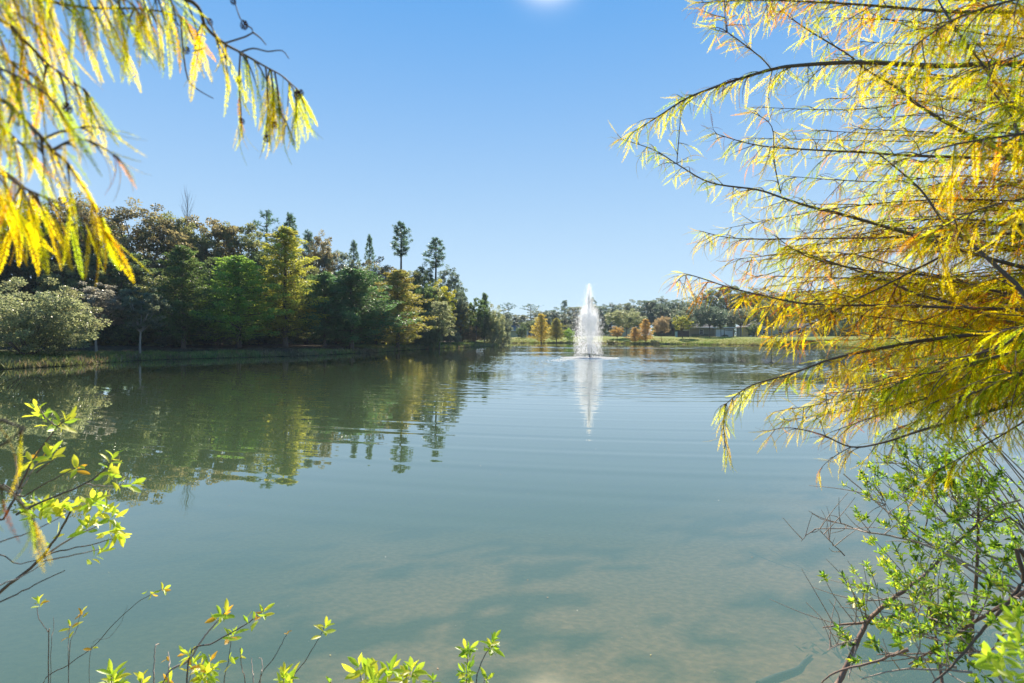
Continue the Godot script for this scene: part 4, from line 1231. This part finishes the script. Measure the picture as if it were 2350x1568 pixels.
func build_left_shrub() -> void:
	var o := thing("shrub", "leafy shrub at lower left with bright yellow-green leaf clusters on brown stems", "shrub")
	var E := func(pts, d0, d1): return survey(pts, 0, 879.75, 0.521, d0, d1)
	var l := Leafy.new()
	var main: MeshInstance3D
	var first := true
	for q in [[[[-500, 1500], [-200, 1120], [0, 920], [160, 790], [240, 690], [310, 565]], 2.1, 2.2, 0.009, "stem_brown"], [[[160, 790], [300, 690], [470, 610]], 2.16, 2.3, 0.005, "stem_pale"], [[[-120, 760], [10, 600], [70, 490], [150, 330], [250, 190]], 2.0, 2.1, 0.006, "stem_brown"],
			[[[-100, 620], [100, 500], [240, 420], [340, 370]], 2.05, 2.2, 0.004, "stem_brown"], [[[70, 580], [215, 510], [380, 440], [470, 370], [510, 310]], 2.05, 2.25, 0.0045, "stem_brown"], [[[380, 445], [480, 455], [600, 440]], 2.2, 2.25, 0.003, "stem_pale"],
			[[[-200, 790], [0, 700], [150, 650], [300, 570]], 1.95, 2.1, 0.004, "stem_pale"], [[[200, 760], [240, 745], [400, 710], [520, 680]], 2.15, 2.25, 0.0035, "stem_brown"], [[[180, 785], [330, 755], [450, 730]], 2.15, 2.2, 0.0035, "stem_pale"],
			[[[-300, 1090], [0, 965], [150, 890], [285, 825]], 1.95, 2.05, 0.004, "stem_brown"], [[[75, 480], [72, 400], [70, 320]], 2.05, 2.05, 0.005, "stem_pale"], [[[80, 490], [120, 420], [165, 345]], 2.03, 2.06, 0.005, "stem_pale"],
			[[[250, 190], [200, 150], [160, 90]], 2.1, 2.12, 0.003, "stem_brown"], [[[250, 190], [310, 150]], 2.1, 2.1, 0.003, "stem_brown"], [[[-150, 900], [90, 800], [200, 770]], 2.05, 2.1, 0.003, "stem_brown"], [[[160, 395], [240, 330]], 2.05, 2.05, 0.003, "stem_brown"], [[[-200, 980], [0, 890], [100, 850], [200, 790]], 2.0, 2.1, 0.004, "stem_pale"]]:
		var b := stem(o, E.call(q[0], q[1], q[2]), q[3], q[3] * 0.4, q[4])
		if first:
			main = b
		first = false
	var tones := [0, 0, 3, 1, 3]
	for q in [[160, 100, 8, -0.3, 0.8], [185, 140, 7, -0.4, 0.6], [310, 150, 8, 0.7, 0.5], [290, 175, 5, 0.5, -0.2], [225, 290, 8, 0.2, 0.8], [150, 320, 7, -0.5, 0.5], [130, 350, 4, -0.4, -0.2], [345, 365, 7, 0.6, 0.5], [505, 310, 7, 0.4, 0.8], [480, 380, 5, -0.3, 0.4], [500, 410, 6, 0.5, -0.2], [600, 440, 7, 1.0, 0.2], [540, 455, 5, 0.6, -0.3],
			[190, 530, 10, 0.2, 0.7], [240, 545, 8, 0.4, 0.1], [330, 530, 8, 0.5, 0.5], [300, 545, 6, 0.4, -0.1], [430, 500, 9, 0.4, 0.7], [400, 520, 7, 0.2, 0.2], [500, 560, 9, 0.9, 0.2], [460, 545, 6, 0.5, -0.3], [380, 620, 8, 0.2, 0.6], [420, 590, 6, 0.6, 0.3], [520, 640, 9, 0.8, 0.3], [530, 680, 8, 0.8, -0.4], [455, 735, 8, 0.5, 0.4], [130, 560, 7, -0.4, 0.5], [110, 530, 6, -0.6, 0.2], [215, 580, 7, 0.2, -0.6], [265, 650, 3, 0.4, 0.5], [520, 590, 6, 0.8, 0.2]]:
		var warm := [0, 3, 4, 3] if q[1] > 260 and q[1] < 380 and R(0, 1) < 0.75 else tones
		rosette(l, main, at(q[0] * 0.521, 879.75 + q[1] * 0.521, R(2.05, 2.3)), Vector3(q[3], q[4], R(-0.3, 0.7)).normalized(), q[2], R(0.056, 0.072), warm)
	finish_leaves(l, o, 300)

func sprig(label: String, stems: Array, clusters: Array, d: float, size: float, tones: Array) -> void:
	var o := thing("leafy_sprig", label, "sprig", Vector3.ZERO, "sprigs growing up from the near water's edge")
	var l := Leafy.new()
	var b: MeshInstance3D
	for q in stems:
		var pts := survey(q[0], 0, 879.75, 0.521, d, d + 0.1)
		var foot: Vector3 = pts[0]
		foot.y = minf(foot.y, ground_at(foot.x, foot.z)) - 0.03
		if pts[0].y - foot.y > 0.08:
			pts.push_front(foot.lerp(pts[0], 0.5) + Vector3(-0.01, 0, 0.0))
			pts.push_front(foot + Vector3(-0.02, 0, 0.04))
		b = stem(o, pts, q[1], q[1] * 0.45, q[2])
	for q in clusters:
		rosette(l, b, at(q[0] * 0.521, 879.75 + q[1] * 0.521, d + R(-0.02, 0.12)), Vector3(q[3], q[4], R(-0.1, 0.6)).normalized(), q[2], size * 1.5 * R(0.85, 1.15), tones)
	finish_leaves(l, o, 60)

func build_sprigs() -> void:
	var y := [0, 0, 3, 1]
	sprig("long thin bent sprig with small reddish tip leaves, lower left", [[[[190, 1322], [300, 1240], [410, 1160], [520, 1040], [620, 955], [720, 905]], 0.0032, "stem_brown"], [[[400, 1165], [480, 1120], [530, 1060], [560, 980]], 0.0014, "stem_brown"]], [[725, 905, 5, 0.8, 0.5], [675, 935, 5, 0.4, -0.3], [405, 1160, 2, 0.2, 0.5]], 2.9, 0.03, [4, 3, 0])
	sprig("curled sprig with a yellow tuft standing out of the water at far left", [[[[215, 1110], [210, 1095], [172, 1040], [162, 980]], 0.003, "stem_brown"], [[[300, 1222], [300, 1140], [308, 1065]], 0.0022, "stem_brown"], [[[305, 1170], [335, 1090], [355, 1010]], 0.0022, "stem_brown"], [[[225, 1150], [235, 1095], [235, 1030]], 0.0018, "stem_brown"]], [[165, 955, 7, 0.1, 0.9], [358, 1005, 7, 0.1, 0.9], [308, 1062, 5, 0.1, 0.9], [285, 1098, 3, -0.3, 0.6]], 2.85, 0.035, [3, 0, 4])
	sprig("forked sprig with two long arms and leafy tips, bottom centre left", [[[[720, 1322], [830, 1220], [890, 1130], [930, 1080], [1000, 1000]], 0.006, "stem_pale"], [[[830, 1220], [950, 1140], [1100, 1050], [1160, 1000]], 0.0045, "stem_brown"], [[[830, 1330], [870, 1260], [920, 1200]], 0.003, "stem_pale"]], [[1000, 1000, 6, 0.4, 0.8], [985, 1020, 5, 0.7, 0.4], [940, 1045, 3, -0.8, 0.3], [1165, 995, 7, 0.4, 0.8], [1140, 1025, 5, 0.5, -0.4], [1090, 1050, 4, -0.1, 1.0], [1030, 1100, 6, 0.5, 0.6], [820, 1180, 5, -0.6, 0.6], [800, 1195, 4, -0.7, 0.1], [850, 1225, 8, 0.2, 0.8], [865, 1240, 6, -0.4, 0.5], [930, 1215, 6, 0.4, 0.7], [910, 1270, 9, 0.3, 0.8], [945, 1255, 7, 0.8, 0.4], [940, 1300, 7, 0.8, 0.1], [870, 1300, 7, -0.4, 0.5], [735, 1305, 6, -0.2, 0.7]], 2.35, 0.043, [0, 0, 1, 3, 4])
	sprig("upright bright leaf tuft at the bottom edge, leftmost of the tufts", [[[[492, 1345], [490, 1300]], 0.004, "stem_brown"]], [[490, 1270, 9, 0, 1], [485, 1300, 8, -0.3, 0.8], [505, 1315, 7, 0.5, 0.5]], 2.3, 0.05, y)
	sprig("small yellow tuft at the bottom edge left of the forked sprig", [[[[622, 1345], [620, 1310]], 0.003, "stem_brown"]], [[618, 1292, 8, 0, 1], [630, 1318, 6, 0.5, 0.6]], 2.4, 0.04, y)
	sprig("tall thin stem ending in a single yellow rosette", [[[[1285, 1330], [1340, 1230], [1395, 1140], [1432, 1072]], 0.0028, "stem_brown"]], [[1436, 1066, 8, 0.4, 0.9]], 2.5, 0.036, [3, 3, 0])
	sprig("thin bare stem with brown bud left of the tall rosette stem", [[[[1140, 1325], [1200, 1220], [1240, 1150], [1266, 1095]], 0.0028, "stem_brown"]], [[1267, 1093, 3, 0.3, 0.9]], 2.45, 0.018, [4])
	sprig("two short dark stems with tiny tufts, bottom centre left", [[[[985, 1330], [1005, 1230], [1020, 1110]], 0.003, "stem_brown"], [[[1078, 1330], [1066, 1260], [1058, 1165]], 0.003, "stem_brown"]], [[1022, 1100, 6, 0.1, 1], [992, 1222, 4, -0.6, 0.5], [1066, 1196, 4, 0.5, 0.5]], 2.45, 0.032, y)
	sprig("bare pale sticks rising at the bottom left", [[[[676, 1345], [678, 1240], [684, 1160], [700, 1150]], 0.004, "stem_pale"], [[[742, 1290], [748, 1230], [740, 1185]], 0.0035, "stem_pale"], [[[1116, 1340], [1112, 1270], [1108, 1210]], 0.0035, "stem_pale"], [[[1146, 1320], [1156, 1260], [1152, 1218], [1138, 1212]], 0.003, "stem_pale"]], [[715, 1212, 2, -0.5, 0.6]], 2.4, 0.025, [4])
	sprig("bright upright leaf tuft between the bare stems and the large-leaved sprig", [[[[1250, 1350], [1252, 1300]], 0.004, "stem_brown"]], [[1252, 1272, 9, 0.1, 1], [1245, 1305, 8, -0.5, 0.6], [1275, 1300, 7, 0.7, 0.5]], 2.35, 0.048, y)
	sprig("large-leaved bright sprig cut by the bottom edge at centre", [[[[1600, 1370], [1590, 1300], [1575, 1240]], 0.004, "stem_pale"], [[[1640, 1370], [1650, 1290]], 0.004, "stem_pale"], [[[1760, 1370], [1810, 1290], [1815, 1250]], 0.004, "stem_pale"], [[[1700, 1370], [1710, 1280]], 0.004, "stem_pale"]], [[1578, 1232, 7, -0.1, 1], [1565, 1275, 6, -0.9, 0.3], [1612, 1240, 3, 0.1, 1], [1650, 1265, 5, 0.1, 1], [1660, 1290, 6, 0.3, 0.7], [1715, 1265, 6, 0.2, 1], [1735, 1250, 5, 0.6, 0.8], [1790, 1275, 6, -0.3, 0.8], [1815, 1245, 7, 0.1, 1], [1835, 1265, 6, 0.7, 0.6], [1625, 1300, 6, -0.3, 0.5], [1770, 1310, 6, -0.2, 0.6]], 2.15, 0.052, y)
	sprig("twin-stemmed green sprig with leafy heads at the bottom centre", [[[[2095, 1345], [2110, 1260], [2140, 1190], [2175, 1150]], 0.0038, "stem_brown"], [[[2052, 1345], [2060, 1260], [2055, 1190]], 0.0035, "stem_brown"]], [[2180, 1120, 10, 0.5, 0.9], [2170, 1150, 9, 0.1, 0.5], [2185, 1165, 7, 0.7, -0.1], [2050, 1165, 9, -0.1, 1], [2080, 1165, 7, 0.7, 0.5], [2050, 1200, 6, -0.4, 0.4], [2065, 1250, 6, 0.3, 0.7], [2040, 1270, 6, -0.6, 0.5], [2060, 1290, 7, 0.3, 0.5], [2035, 1305, 6, -0.6, 0.2]], 2.45, 0.04, [0, 1, 1, 2, 3])
	sprig("tiny leaf tufts beside the twin-stemmed sprig", [[[[1905, 1345], [1906, 1310]], 0.003, "stem_brown"], [[[2130, 1345], [2150, 1305]], 0.003, "stem_brown"], [[[1456, 1350], [1456, 1320]], 0.003, "stem_brown"]], [[1906, 1303, 6, 0.1, 1], [2150, 1298, 6, 0.3, 0.9], [1456, 1312, 5, 0, 1]], 2.4, 0.035, [1, 2, 0])

func build_right_shrub() -> void:
	var o := thing("shrub", "tangled green shrub at lower right leaning over the shallow water", "shrub")
	var G := func(pts, d0, d1): return survey(pts, 1683, 994.5, 0.3659, d0, d1)
	var l := Leafy.new()
	var thick := [
		[[[600, 1700], [660, 1568], [760, 1350], [830, 1200], [900, 1120], [1040, 1010], [1150, 930], [1250, 840], [1400, 690], [1560, 550], [1640, 490]], 2.6, 3.3, 0.015, "stem_red"],
		[[[2100, 1150], [1823, 1020], [1600, 930], [1400, 800], [1150, 640], [1000, 520], [870, 410], [690, 255]], 2.7, 3.6, 0.009, "stem_pale"],
		[[[2100, 1120], [1823, 1000], [1300, 740], [1040, 655], [830, 620], [740, 600], [510, 600]], 2.7, 3.5, 0.008, "stem_pale"],
		[[[760, 600], [700, 572], [560, 540], [480, 490]], 3.45, 3.5, 0.004, "stem_pale"], [[[520, 600], [460, 640], [425, 680]], 3.5, 3.5, 0.003, "stem_red"],
		[[[1490, 1400], [1500, 1150], [1520, 1000], [1535, 700], [1540, 430], [1560, 280]], 3.3, 3.3, 0.013, "stem_brown"],
		[[[1900, 1000], [1560, 740], [1400, 560], [1250, 430], [1130, 310], [1080, 200], [980, 190]], 3.0, 3.7, 0.008, "stem_pale"],
		[[[850, 1190], [700, 1200], [560, 1220]], 2.85, 2.9, 0.007, "stem_red"], [[[1000, 1035], [880, 1050], [800, 1050], [750, 1000]], 2.95, 3.0, 0.004, "stem_pale"],
		[[[1400, 1470], [1230, 1425], [1080, 1395], [930, 1375]], 2.4, 2.5, 0.007, "stem_pale"], [[[1900, 1350], [1600, 1370], [1300, 1380], [900, 1390]], 2.3, 2.5, 0.006, "stem_red"],
		[[[1330, 1700], [1310, 1568], [1280, 1330], [1240, 1130], [1210, 1040], [1190, 960]], 2.5, 2.8, 0.009, "stem_red"], [[[770, 1318], [680, 1325], [590, 1360]], 2.75, 2.75, 0.004, "stem_pale"], [[[770, 1340], [745, 1450], [725, 1540]], 2.7, 2.6, 0.005, "stem_pale"],
		[[[1100, 1360], [1000, 1390], [900, 1430], [640, 1500], [550, 1575]], 2.4, 2.5, 0.007, "stem_red"], [[[2050, 880], [1823, 1000], [1520, 1180], [1350, 1300], [1100, 1450]], 2.2, 2.5, 0.010, "stem_red"],
		[[[1900, 850], [1823, 930], [1700, 1090], [1550, 1250], [1400, 1430], [1250, 1568]], 2.3, 2.3, 0.010, "stem_brown"], [[[700, 770], [620, 690], [540, 610]], 3.4, 3.5, 0.0035, "stem_brown"],
		[[[1150, 330], [1160, 250], [1250, 190], [1420, 90]], 3.6, 3.6, 0.004, "stem_brown"], [[[1800, 420], [1600, 470], [1430, 540], [1300, 560]], 3.2, 3.3, 0.005, "stem_pale"], [[[1900, 700], [1650, 560], [1500, 520], [1380, 400], [1300, 230]], 2.9, 3.3, 0.006, "stem_brown"],
		[[[1700, 1568], [1560, 1400], [1400, 1260], [1290, 1180], [1200, 1150]], 2.3, 2.7, 0.006, "stem_pale"], [[[1300, 1300], [1160, 1260], [1120, 1180], [1150, 1070]], 2.6, 2.8, 0.004, "stem_pale"], [[[1500, 1500], [1250, 1480], [1000, 1490], [800, 1545]], 2.3, 2.45, 0.005, "stem_pale"],
		[[[1000, 560], [960, 480], [940, 400], [880, 330]], 3.55, 3.6, 0.003, "stem_pale"], [[[1100, 500], [1090, 440], [1060, 380]], 3.5, 3.5, 0.0025, "stem_brown"], [[[1200, 620], [1240, 430], [1300, 300], [1290, 180]], 3.4, 3.6, 0.004, "stem_brown"], [[[1150, 1190], [1060, 1180], [1040, 1240]], 2.9, 2.9, 0.003, "stem_red"], [[[780, 1290], [700, 1310], [640, 1330], [590, 1362]], 2.75, 2.78, 0.003, "stem_pale"], [[[980, 1200], [900, 1150], [790, 1155]], 2.85, 2.9, 0.003, "stem_pale"]]
	var stems := []
	for q in thick:
		stems.append(stem(o, G.call(q[0], q[1], q[2]), q[3], q[3] * 0.35, q[4]))
	# side shoots, each with leaves along its outer half
	var n := 0
	for q in thick:
		var line := curve(G.call(q[0], q[1], q[2]), 5)
		var shoots := int(4 + q[0].size() * 1.9)
		if q[0][-1][1] > 1300 and q[0][0][1] > 1300:
			shoots = 2
		for k in shoots:
			var a: Vector3 = line[rng.randi_range(int(line.size() * 0.25), line.size() - 2)]
			var d := (Vector3(R(-0.8, 0.35), R(-0.1, 1.0), R(-0.6, 0.6))).normalized()
			var len := R(0.10, 0.34)
			var b := a + d * len + Vector3(0, R(-0.05, 0.05), 0)
			var m := a.lerp(b, 0.5) + ball() * 0.03
			var right := clampf((a.x / -a.z - 0.60) / 0.16, 0.0, 1.0)
			var leafy := R(0, 1) < lerpf(0.06, 0.95, right)
			if not leafy and R(0, 1) < 0.5:
				continue
			var s := Shape.new()
			s.smooth = true
			s.tube(curve([a, m, b], 3), 0.0028, 0.0012, 4)
			part("shoot", s.mesh(), mats["stem_pale" if n % 3 else "stem_brown"], stems[n])
			if leafy:
				for e in rng.randi_range(2, 4):
					rosette(l, stems[n], m.lerp(b, R(0.2, 1.1)), (d + ball() * 0.5 + Vector3(0, 0.3, 0)).normalized(), rng.randi_range(6, 10), R(0.033, 0.050), [1, 1, 2, 2, 5, 5, 0, 3])
		n += 1
	# leafy heads read off the photograph
	for q in [[1030, 290, 12], [890, 318, 8], [985, 395, 9], [1080, 280, 7], [1060, 505, 12], [1130, 370, 10], [1180, 400, 8], [1240, 440, 9], [880, 690, 10], [950, 720, 9], [930, 800, 10], [980, 870, 10], [1000, 830, 8], [1040, 960, 10], [1090, 920, 10], [1160, 860, 12], [1180, 910, 10], [1220, 500, 9], [1300, 570, 10], [1250, 600, 8], [1340, 620, 8], [1190, 990, 9], [1420, 470, 11], [1470, 450, 10], [1440, 520, 9], [1560, 260, 10], [1620, 330, 10], [1680, 240, 10], [1500, 700, 9], [1620, 560, 10], [1680, 480, 9], [1750, 560, 10], [1640, 700, 10], [1730, 740, 11], [1780, 660, 9], [1560, 850, 10], [1660, 860, 11], [1760, 850, 11], [1700, 950, 10], [1330, 900, 10], [1400, 860, 9], [1440, 970, 10], [1340, 1040, 10], [1290, 1090, 10], [1240, 1120, 9], [1400, 1080, 10], [1470, 1130, 9], [1330, 1150, 9], [1430, 1200, 9], [1520, 1090, 9], [1590, 1000, 9], [1230, 660, 8], [1380, 740, 8], [1460, 620, 8], [1300, 230, 9], [1180, 100, 8], [1400, 330, 9], [1480, 360, 9], [1330, 380, 8], [1230, 280, 8], [1110, 90, 6], [1330, 150, 8], [940, 1165, 3], [990, 1170, 4], [1070, 1260, 3], [1150, 1260, 3]]:
		for e in 3:
			rosette(l, stems[rng.randi_range(0, 2)], at(1683 + (q[0] + R(-25, 25)) * 0.3659, 994.5 + (q[1] + R(-25, 25)) * 0.3659, R(2.9, 3.6)), Vector3(R(-0.7, 0.5), R(0.1, 1), R(-0.2, 0.7)).normalized(), q[2] + 1, R(0.033, 0.050), [0, 1, 1, 2, 2, 3] if q[0] < 1250 else [1, 1, 2, 2, 5, 5])
	# big near leaves in the corner
	for q in [[1740, 1150], [1800, 1130], [1720, 1320], [1690, 1380], [1780, 1300], [1640, 1440], [1750, 1460], [1810, 1400], [1690, 1500], [1790, 1530], [1600, 1400], [1740, 1220]]:
		rosette(l, stems[15], at(1683 + q[0] * 0.3659, 994.5 + q[1] * 0.3659, R(1.25, 1.5)), Vector3(R(-0.7, 0.2), R(0.2, 1), R(-0.1, 0.6)).normalized(), 7, R(0.034, 0.044), [0, 1, 1, 0])
	finish_leaves(l, o, 300)
	# the dense green bush standing behind it, under the cypress
	var b := thing("shrub", "dense bright green bush under the cypress at the right edge", "shrub")
	var l2 := Leafy.new()
	var first: MeshInstance3D
	for k in 26:
		var d := R(3.3, 4.6)
		var tip := at(R(2040, 2420), R(810, 1250), d)
		var foot := Vector3(lerpf(tip.x, 4.3, 0.6), 0, tip.z + 0.4)
		foot.y = ground_at(foot.x, foot.z)
		var br := stem(b, [foot, foot.lerp(tip, 0.5) + Vector3(0.12, 0.1, 0) + ball() * 0.1, tip], 0.009, 0.002, ["stem_brown", "stem_pale"][k % 2])
		for q in 13:
			rosette(l2, br, foot.lerp(tip, R(0.5, 1.03)) + ball() * 0.17, (ball() + Vector3(-0.2, 0.7, 0.2)).normalized(), 7, R(0.032, 0.05), [0, 1, 1, 2, 2, 5])
	finish_leaves(l2, b, 300)

# ------------------------------------------------------------------ things in the shallows
func build_shallows() -> void:
	mat("wet_wood", Vector3(0.045, 0.04, 0.032), 0.7)
	var log_points := survey([[160, 1462], [270, 1430], [400, 1412], [440, 1370], [492, 1308]], 1683, 994.5, 0.3659, 4.0, 4.5)
	var s := Shape.new()
	s.smooth = true
	for k in log_points.size():
		log_points[k].y = ground_at(log_points[k].x, log_points[k].z) + 0.015
	s.tube(curve(log_points, 4), 0.028, 0.008, 8)
	var o := thing("sunken_branch", "dark bent branch lying on the lake bed at lower right", "branch")
	part("stem", s.mesh(), mats["wet_wood"], o)
	# thin stalks that stand in or lie on the water at the right
	var st := [[[[235, 728], [330, 790], [480, 870]], "thin dark stalk under water left of the shrub, upper"], [[[100, 745], [280, 820], [470, 880]], "thin long stalk under water left of the shrub, lower"], [[[420, 1090], [520, 1230], [640, 1370], [760, 1560]], "thin olive stalk lying in the shallows beside the shrub"], [[[560, 1075], [700, 1190], [800, 1260]], "short thin stalk in the water by the shrub's thick stem"]]
	for q in st:
		var pts := []
		for p in q[0]:
			var r := at(1683 + p[0] * 0.3659, 994.5 + p[1] * 0.3659, 1.0) - Vector3(0, EYE, 0)
			pts.append(Vector3(0, EYE, 0) + r * ((EYE + 0.03) / -r.y))
		var w := Shape.new()
		w.tube(curve(pts, 4), 0.004, 0.002, 5)
		var th := thing("water_stalk", q[1], "stalk", Vector3.ZERO, "thin stalks in the shallows at right")
		part("stem", w.mesh(), mats["wet_wood"], th)
	# weed patches on the bed
	var blade := Shape.new()
	for k in 40:
		var d := Vector3(R(-1, 1), R(0.1, 0.9), R(-1, 1)).normalized()
		blade.leaf(Vector3(R(-0.16, 0.16), 0, R(-0.1, 0.1)), d, across(d), R(0.03, 0.09), R(0.003, 0.009), tint(Vector3(1, 1, 1), 0.3))
	var tuft := blade.mesh()
	mat("dead_weed", Vector3(0.16, 0.13, 0.035), 0.8, true, 0.4)
	var spots := []
	for k in 150:
		var r := at(rng.randfn(2110, 70), rng.randfn(1480, 45), 1.0) - Vector3(0, EYE, 0)
		var p := Vector3(0, EYE, 0) + r * ((EYE + 0.08) / -r.y)
		p.y = maxf(ground_at(p.x, p.z), -0.10)
		spots.append(Transform3D(Basis.from_euler(Vector3(0, R(0, TAU), 0)).scaled(Vector3.ONE * R(0.8, 1.6)), p))
	var dd := scatter("dead_weed", tuft, mats["dead_weed"], self, spots)
	dd.set_meta("label", "brown dead weed floating beneath the right shrub")
	var speck := Shape.new()
	speck.leaf(Vector3(-0.5, 0, 0), Vector3.RIGHT, Vector3(0, 0, 1), 1.0, 0.32, Color.WHITE, Vector3(0, 0.06, 0))
	var bits := []
	var bit_tones := []
	for k in 420:
		var d := 3.4 + 15.0 * pow(R(0, 1), 1.7)
		var sz := R(0.002, 0.006) if k % 8 else R(0.010, 0.022)
		bits.append(Transform3D(Basis.from_euler(Vector3(0, R(0, TAU), 0)).scaled(Vector3(sz, sz, sz)), Vector3(R(-0.75, 0.75) * d, 0.004, -d)))
		bit_tones.append([Color(0.6, 0.58, 0.5), Color(0.4, 0.3, 0.08), Color(0.25, 0.13, 0.05)][k % 3])
	var fl := scatter("floating_litter", speck.mesh(), mat("litter", Vector3.ONE, 0.7, true), self, bits, bit_tones)
	fl.set_meta("label", "specks and tiny leaves floating on the near water")
	var q := at(705, 963, 1.0) - Vector3(0, EYE, 0)
	var fp := Vector3(0, EYE, 0) + q * (EYE / -q.y)
	var fs := Shape.new()
	fs.tube([Vector3(-0.16, 0.0, 0), Vector3(-0.03, 0.012, 0.01), Vector3(0.14, 0.006, 0.0)], 0.012, 0.006, 6)
	var ft := thing("floating_stick", "small brown stick floating amid the tree reflections", "stick", fp)
	part("stem", fs.mesh(), mats["wet_wood"], ft)

# ------------------------------------------------------------------
func _ready() -> void:
	rng.seed = 20
	noise.seed = 5
	noise.frequency = 0.02
	noise.fractal_octaves = 3
	# camera: level, lens shifted a little down
	var cam := Camera3D.new()
	cam.name = "camera"
	add_child(cam)
	cam.position = Vector3(0, EYE, 0)
	var near := 0.05
	var eyepiece := CameraAttributesPhysical.new()
	eyepiece.frustum_focal_length = 20.0
	eyepiece.frustum_near = near
	eyepiece.frustum_far = 4000.0
	eyepiece.frustum_focus_distance = 14.0
	eyepiece.exposure_aperture = 4.2
	cam.attributes = eyepiece
	cam.projection = Camera3D.PROJECTION_FRUSTUM
	cam.near = near
	cam.far = 4000.0
	cam.size = 2.0 * near * 784.0 / FOCAL
	cam.frustum_offset = Vector2(0, -14.0 / FOCAL * near)
	cam.keep_aspect = Camera3D.KEEP_HEIGHT
	cam.current = true
	# sky and sun
	var sky_mat := ProceduralSkyMaterial.new()
	sky_mat.sky_top_color = Color(0.003, 0.130, 0.362).linear_to_srgb()
	sky_mat.sky_horizon_color = Color(0.318, 0.408, 0.462).linear_to_srgb()
	sky_mat.sky_curve = 0.27
	sky_mat.ground_horizon_color = Color(0.30, 0.34, 0.30).linear_to_srgb()
	sky_mat.ground_bottom_color = Color(0.08, 0.10, 0.06).linear_to_srgb()
	sky_mat.sun_angle_max = 24.0
	sky_mat.sun_curve = 0.040
	var sky := Sky.new()
	sky.sky_material = sky_mat
	var env := Environment.new()
	env.background_mode = Environment.BG_SKY
	env.sky = sky
	env.tonemap_mode = Environment.TONE_MAPPER_LINEAR
	env.tonemap_exposure = 2.3
	env.fog_enabled = true
	env.fog_density = 0.00025
	env.fog_light_color = Color(0.86, 0.93, 1.0)
	env.sdfgi_enabled = true
	env.ssao_enabled = true
	env.ssil_enabled = true
	var we := WorldEnvironment.new()
	we.name = "environment"
	we.environment = env
	add_child(we)
	var sun := DirectionalLight3D.new()
	sun.name = "sun"
	add_child(sun)
	sun.light_energy = 1.6
	sun.light_color = Color(1.0, 0.95, 0.87)
	sun.light_angular_distance = 0.5
	sun.shadow_enabled = true
	var to_sun := Vector3(0.064, 0.665, -1.0).normalized()
	sun.look_at_from_position(to_sun * 50.0, Vector3.ZERO, Vector3.UP)
	# textures shared by the ground
	var fn := FastNoiseLite.new()
	fn.seed = 3
	fn.frequency = 0.03
	fn.fractal_octaves = 5
	fine_noise = NoiseTexture2D.new()
	fine_noise.width = 512
	fine_noise.height = 512
	fine_noise.seamless = true
	fine_noise.noise = fn
	var ramp := Gradient.new()
	ramp.set_color(0, Color(0.68, 0.68, 0.68))
	ramp.set_color(1, Color(1, 1, 1))
	fine_noise.color_ramp = ramp
	soft_noise = NoiseTexture2D.new()
	soft_noise.width = 512
	soft_noise.height = 512
	soft_noise.seamless = true
	soft_noise.noise = fn
	for p in [[-10, -4], [-22, -12], [-38, -22], [-40, -30], [-33, -37], [-32, -41], [-33, -49.5], [-28.5, -55], [-22, -61], [-18, -72], [-15, -87], [-9.5, -99], [-5.5, -112], [-3.2, -120], [-3.5, -125], [-8, -132], [-12, -145], [-6, -157], [8, -160], [25, -152], [40, -140], [48, -127], [57, -113], [60, -99], [78, -80], [60, -45], [30, -22], [16, -12], [9, -6.5], [5, -3.2], [3, -2.3], [-4, -2.2]]:
		shore.append(Vector2(p[0], p[1]))
	# the place
	build_ground()
	build_water()
	build_kinds()
	build_houses()
	build_far_trees()
	build_grass()
	build_fountain()
	build_fronds()
	build_leaves()
	build_right_cypress()
	build_left_cypress()
	build_left_shrub()
	build_right_shrub()
	build_sprigs()
	build_shallows()
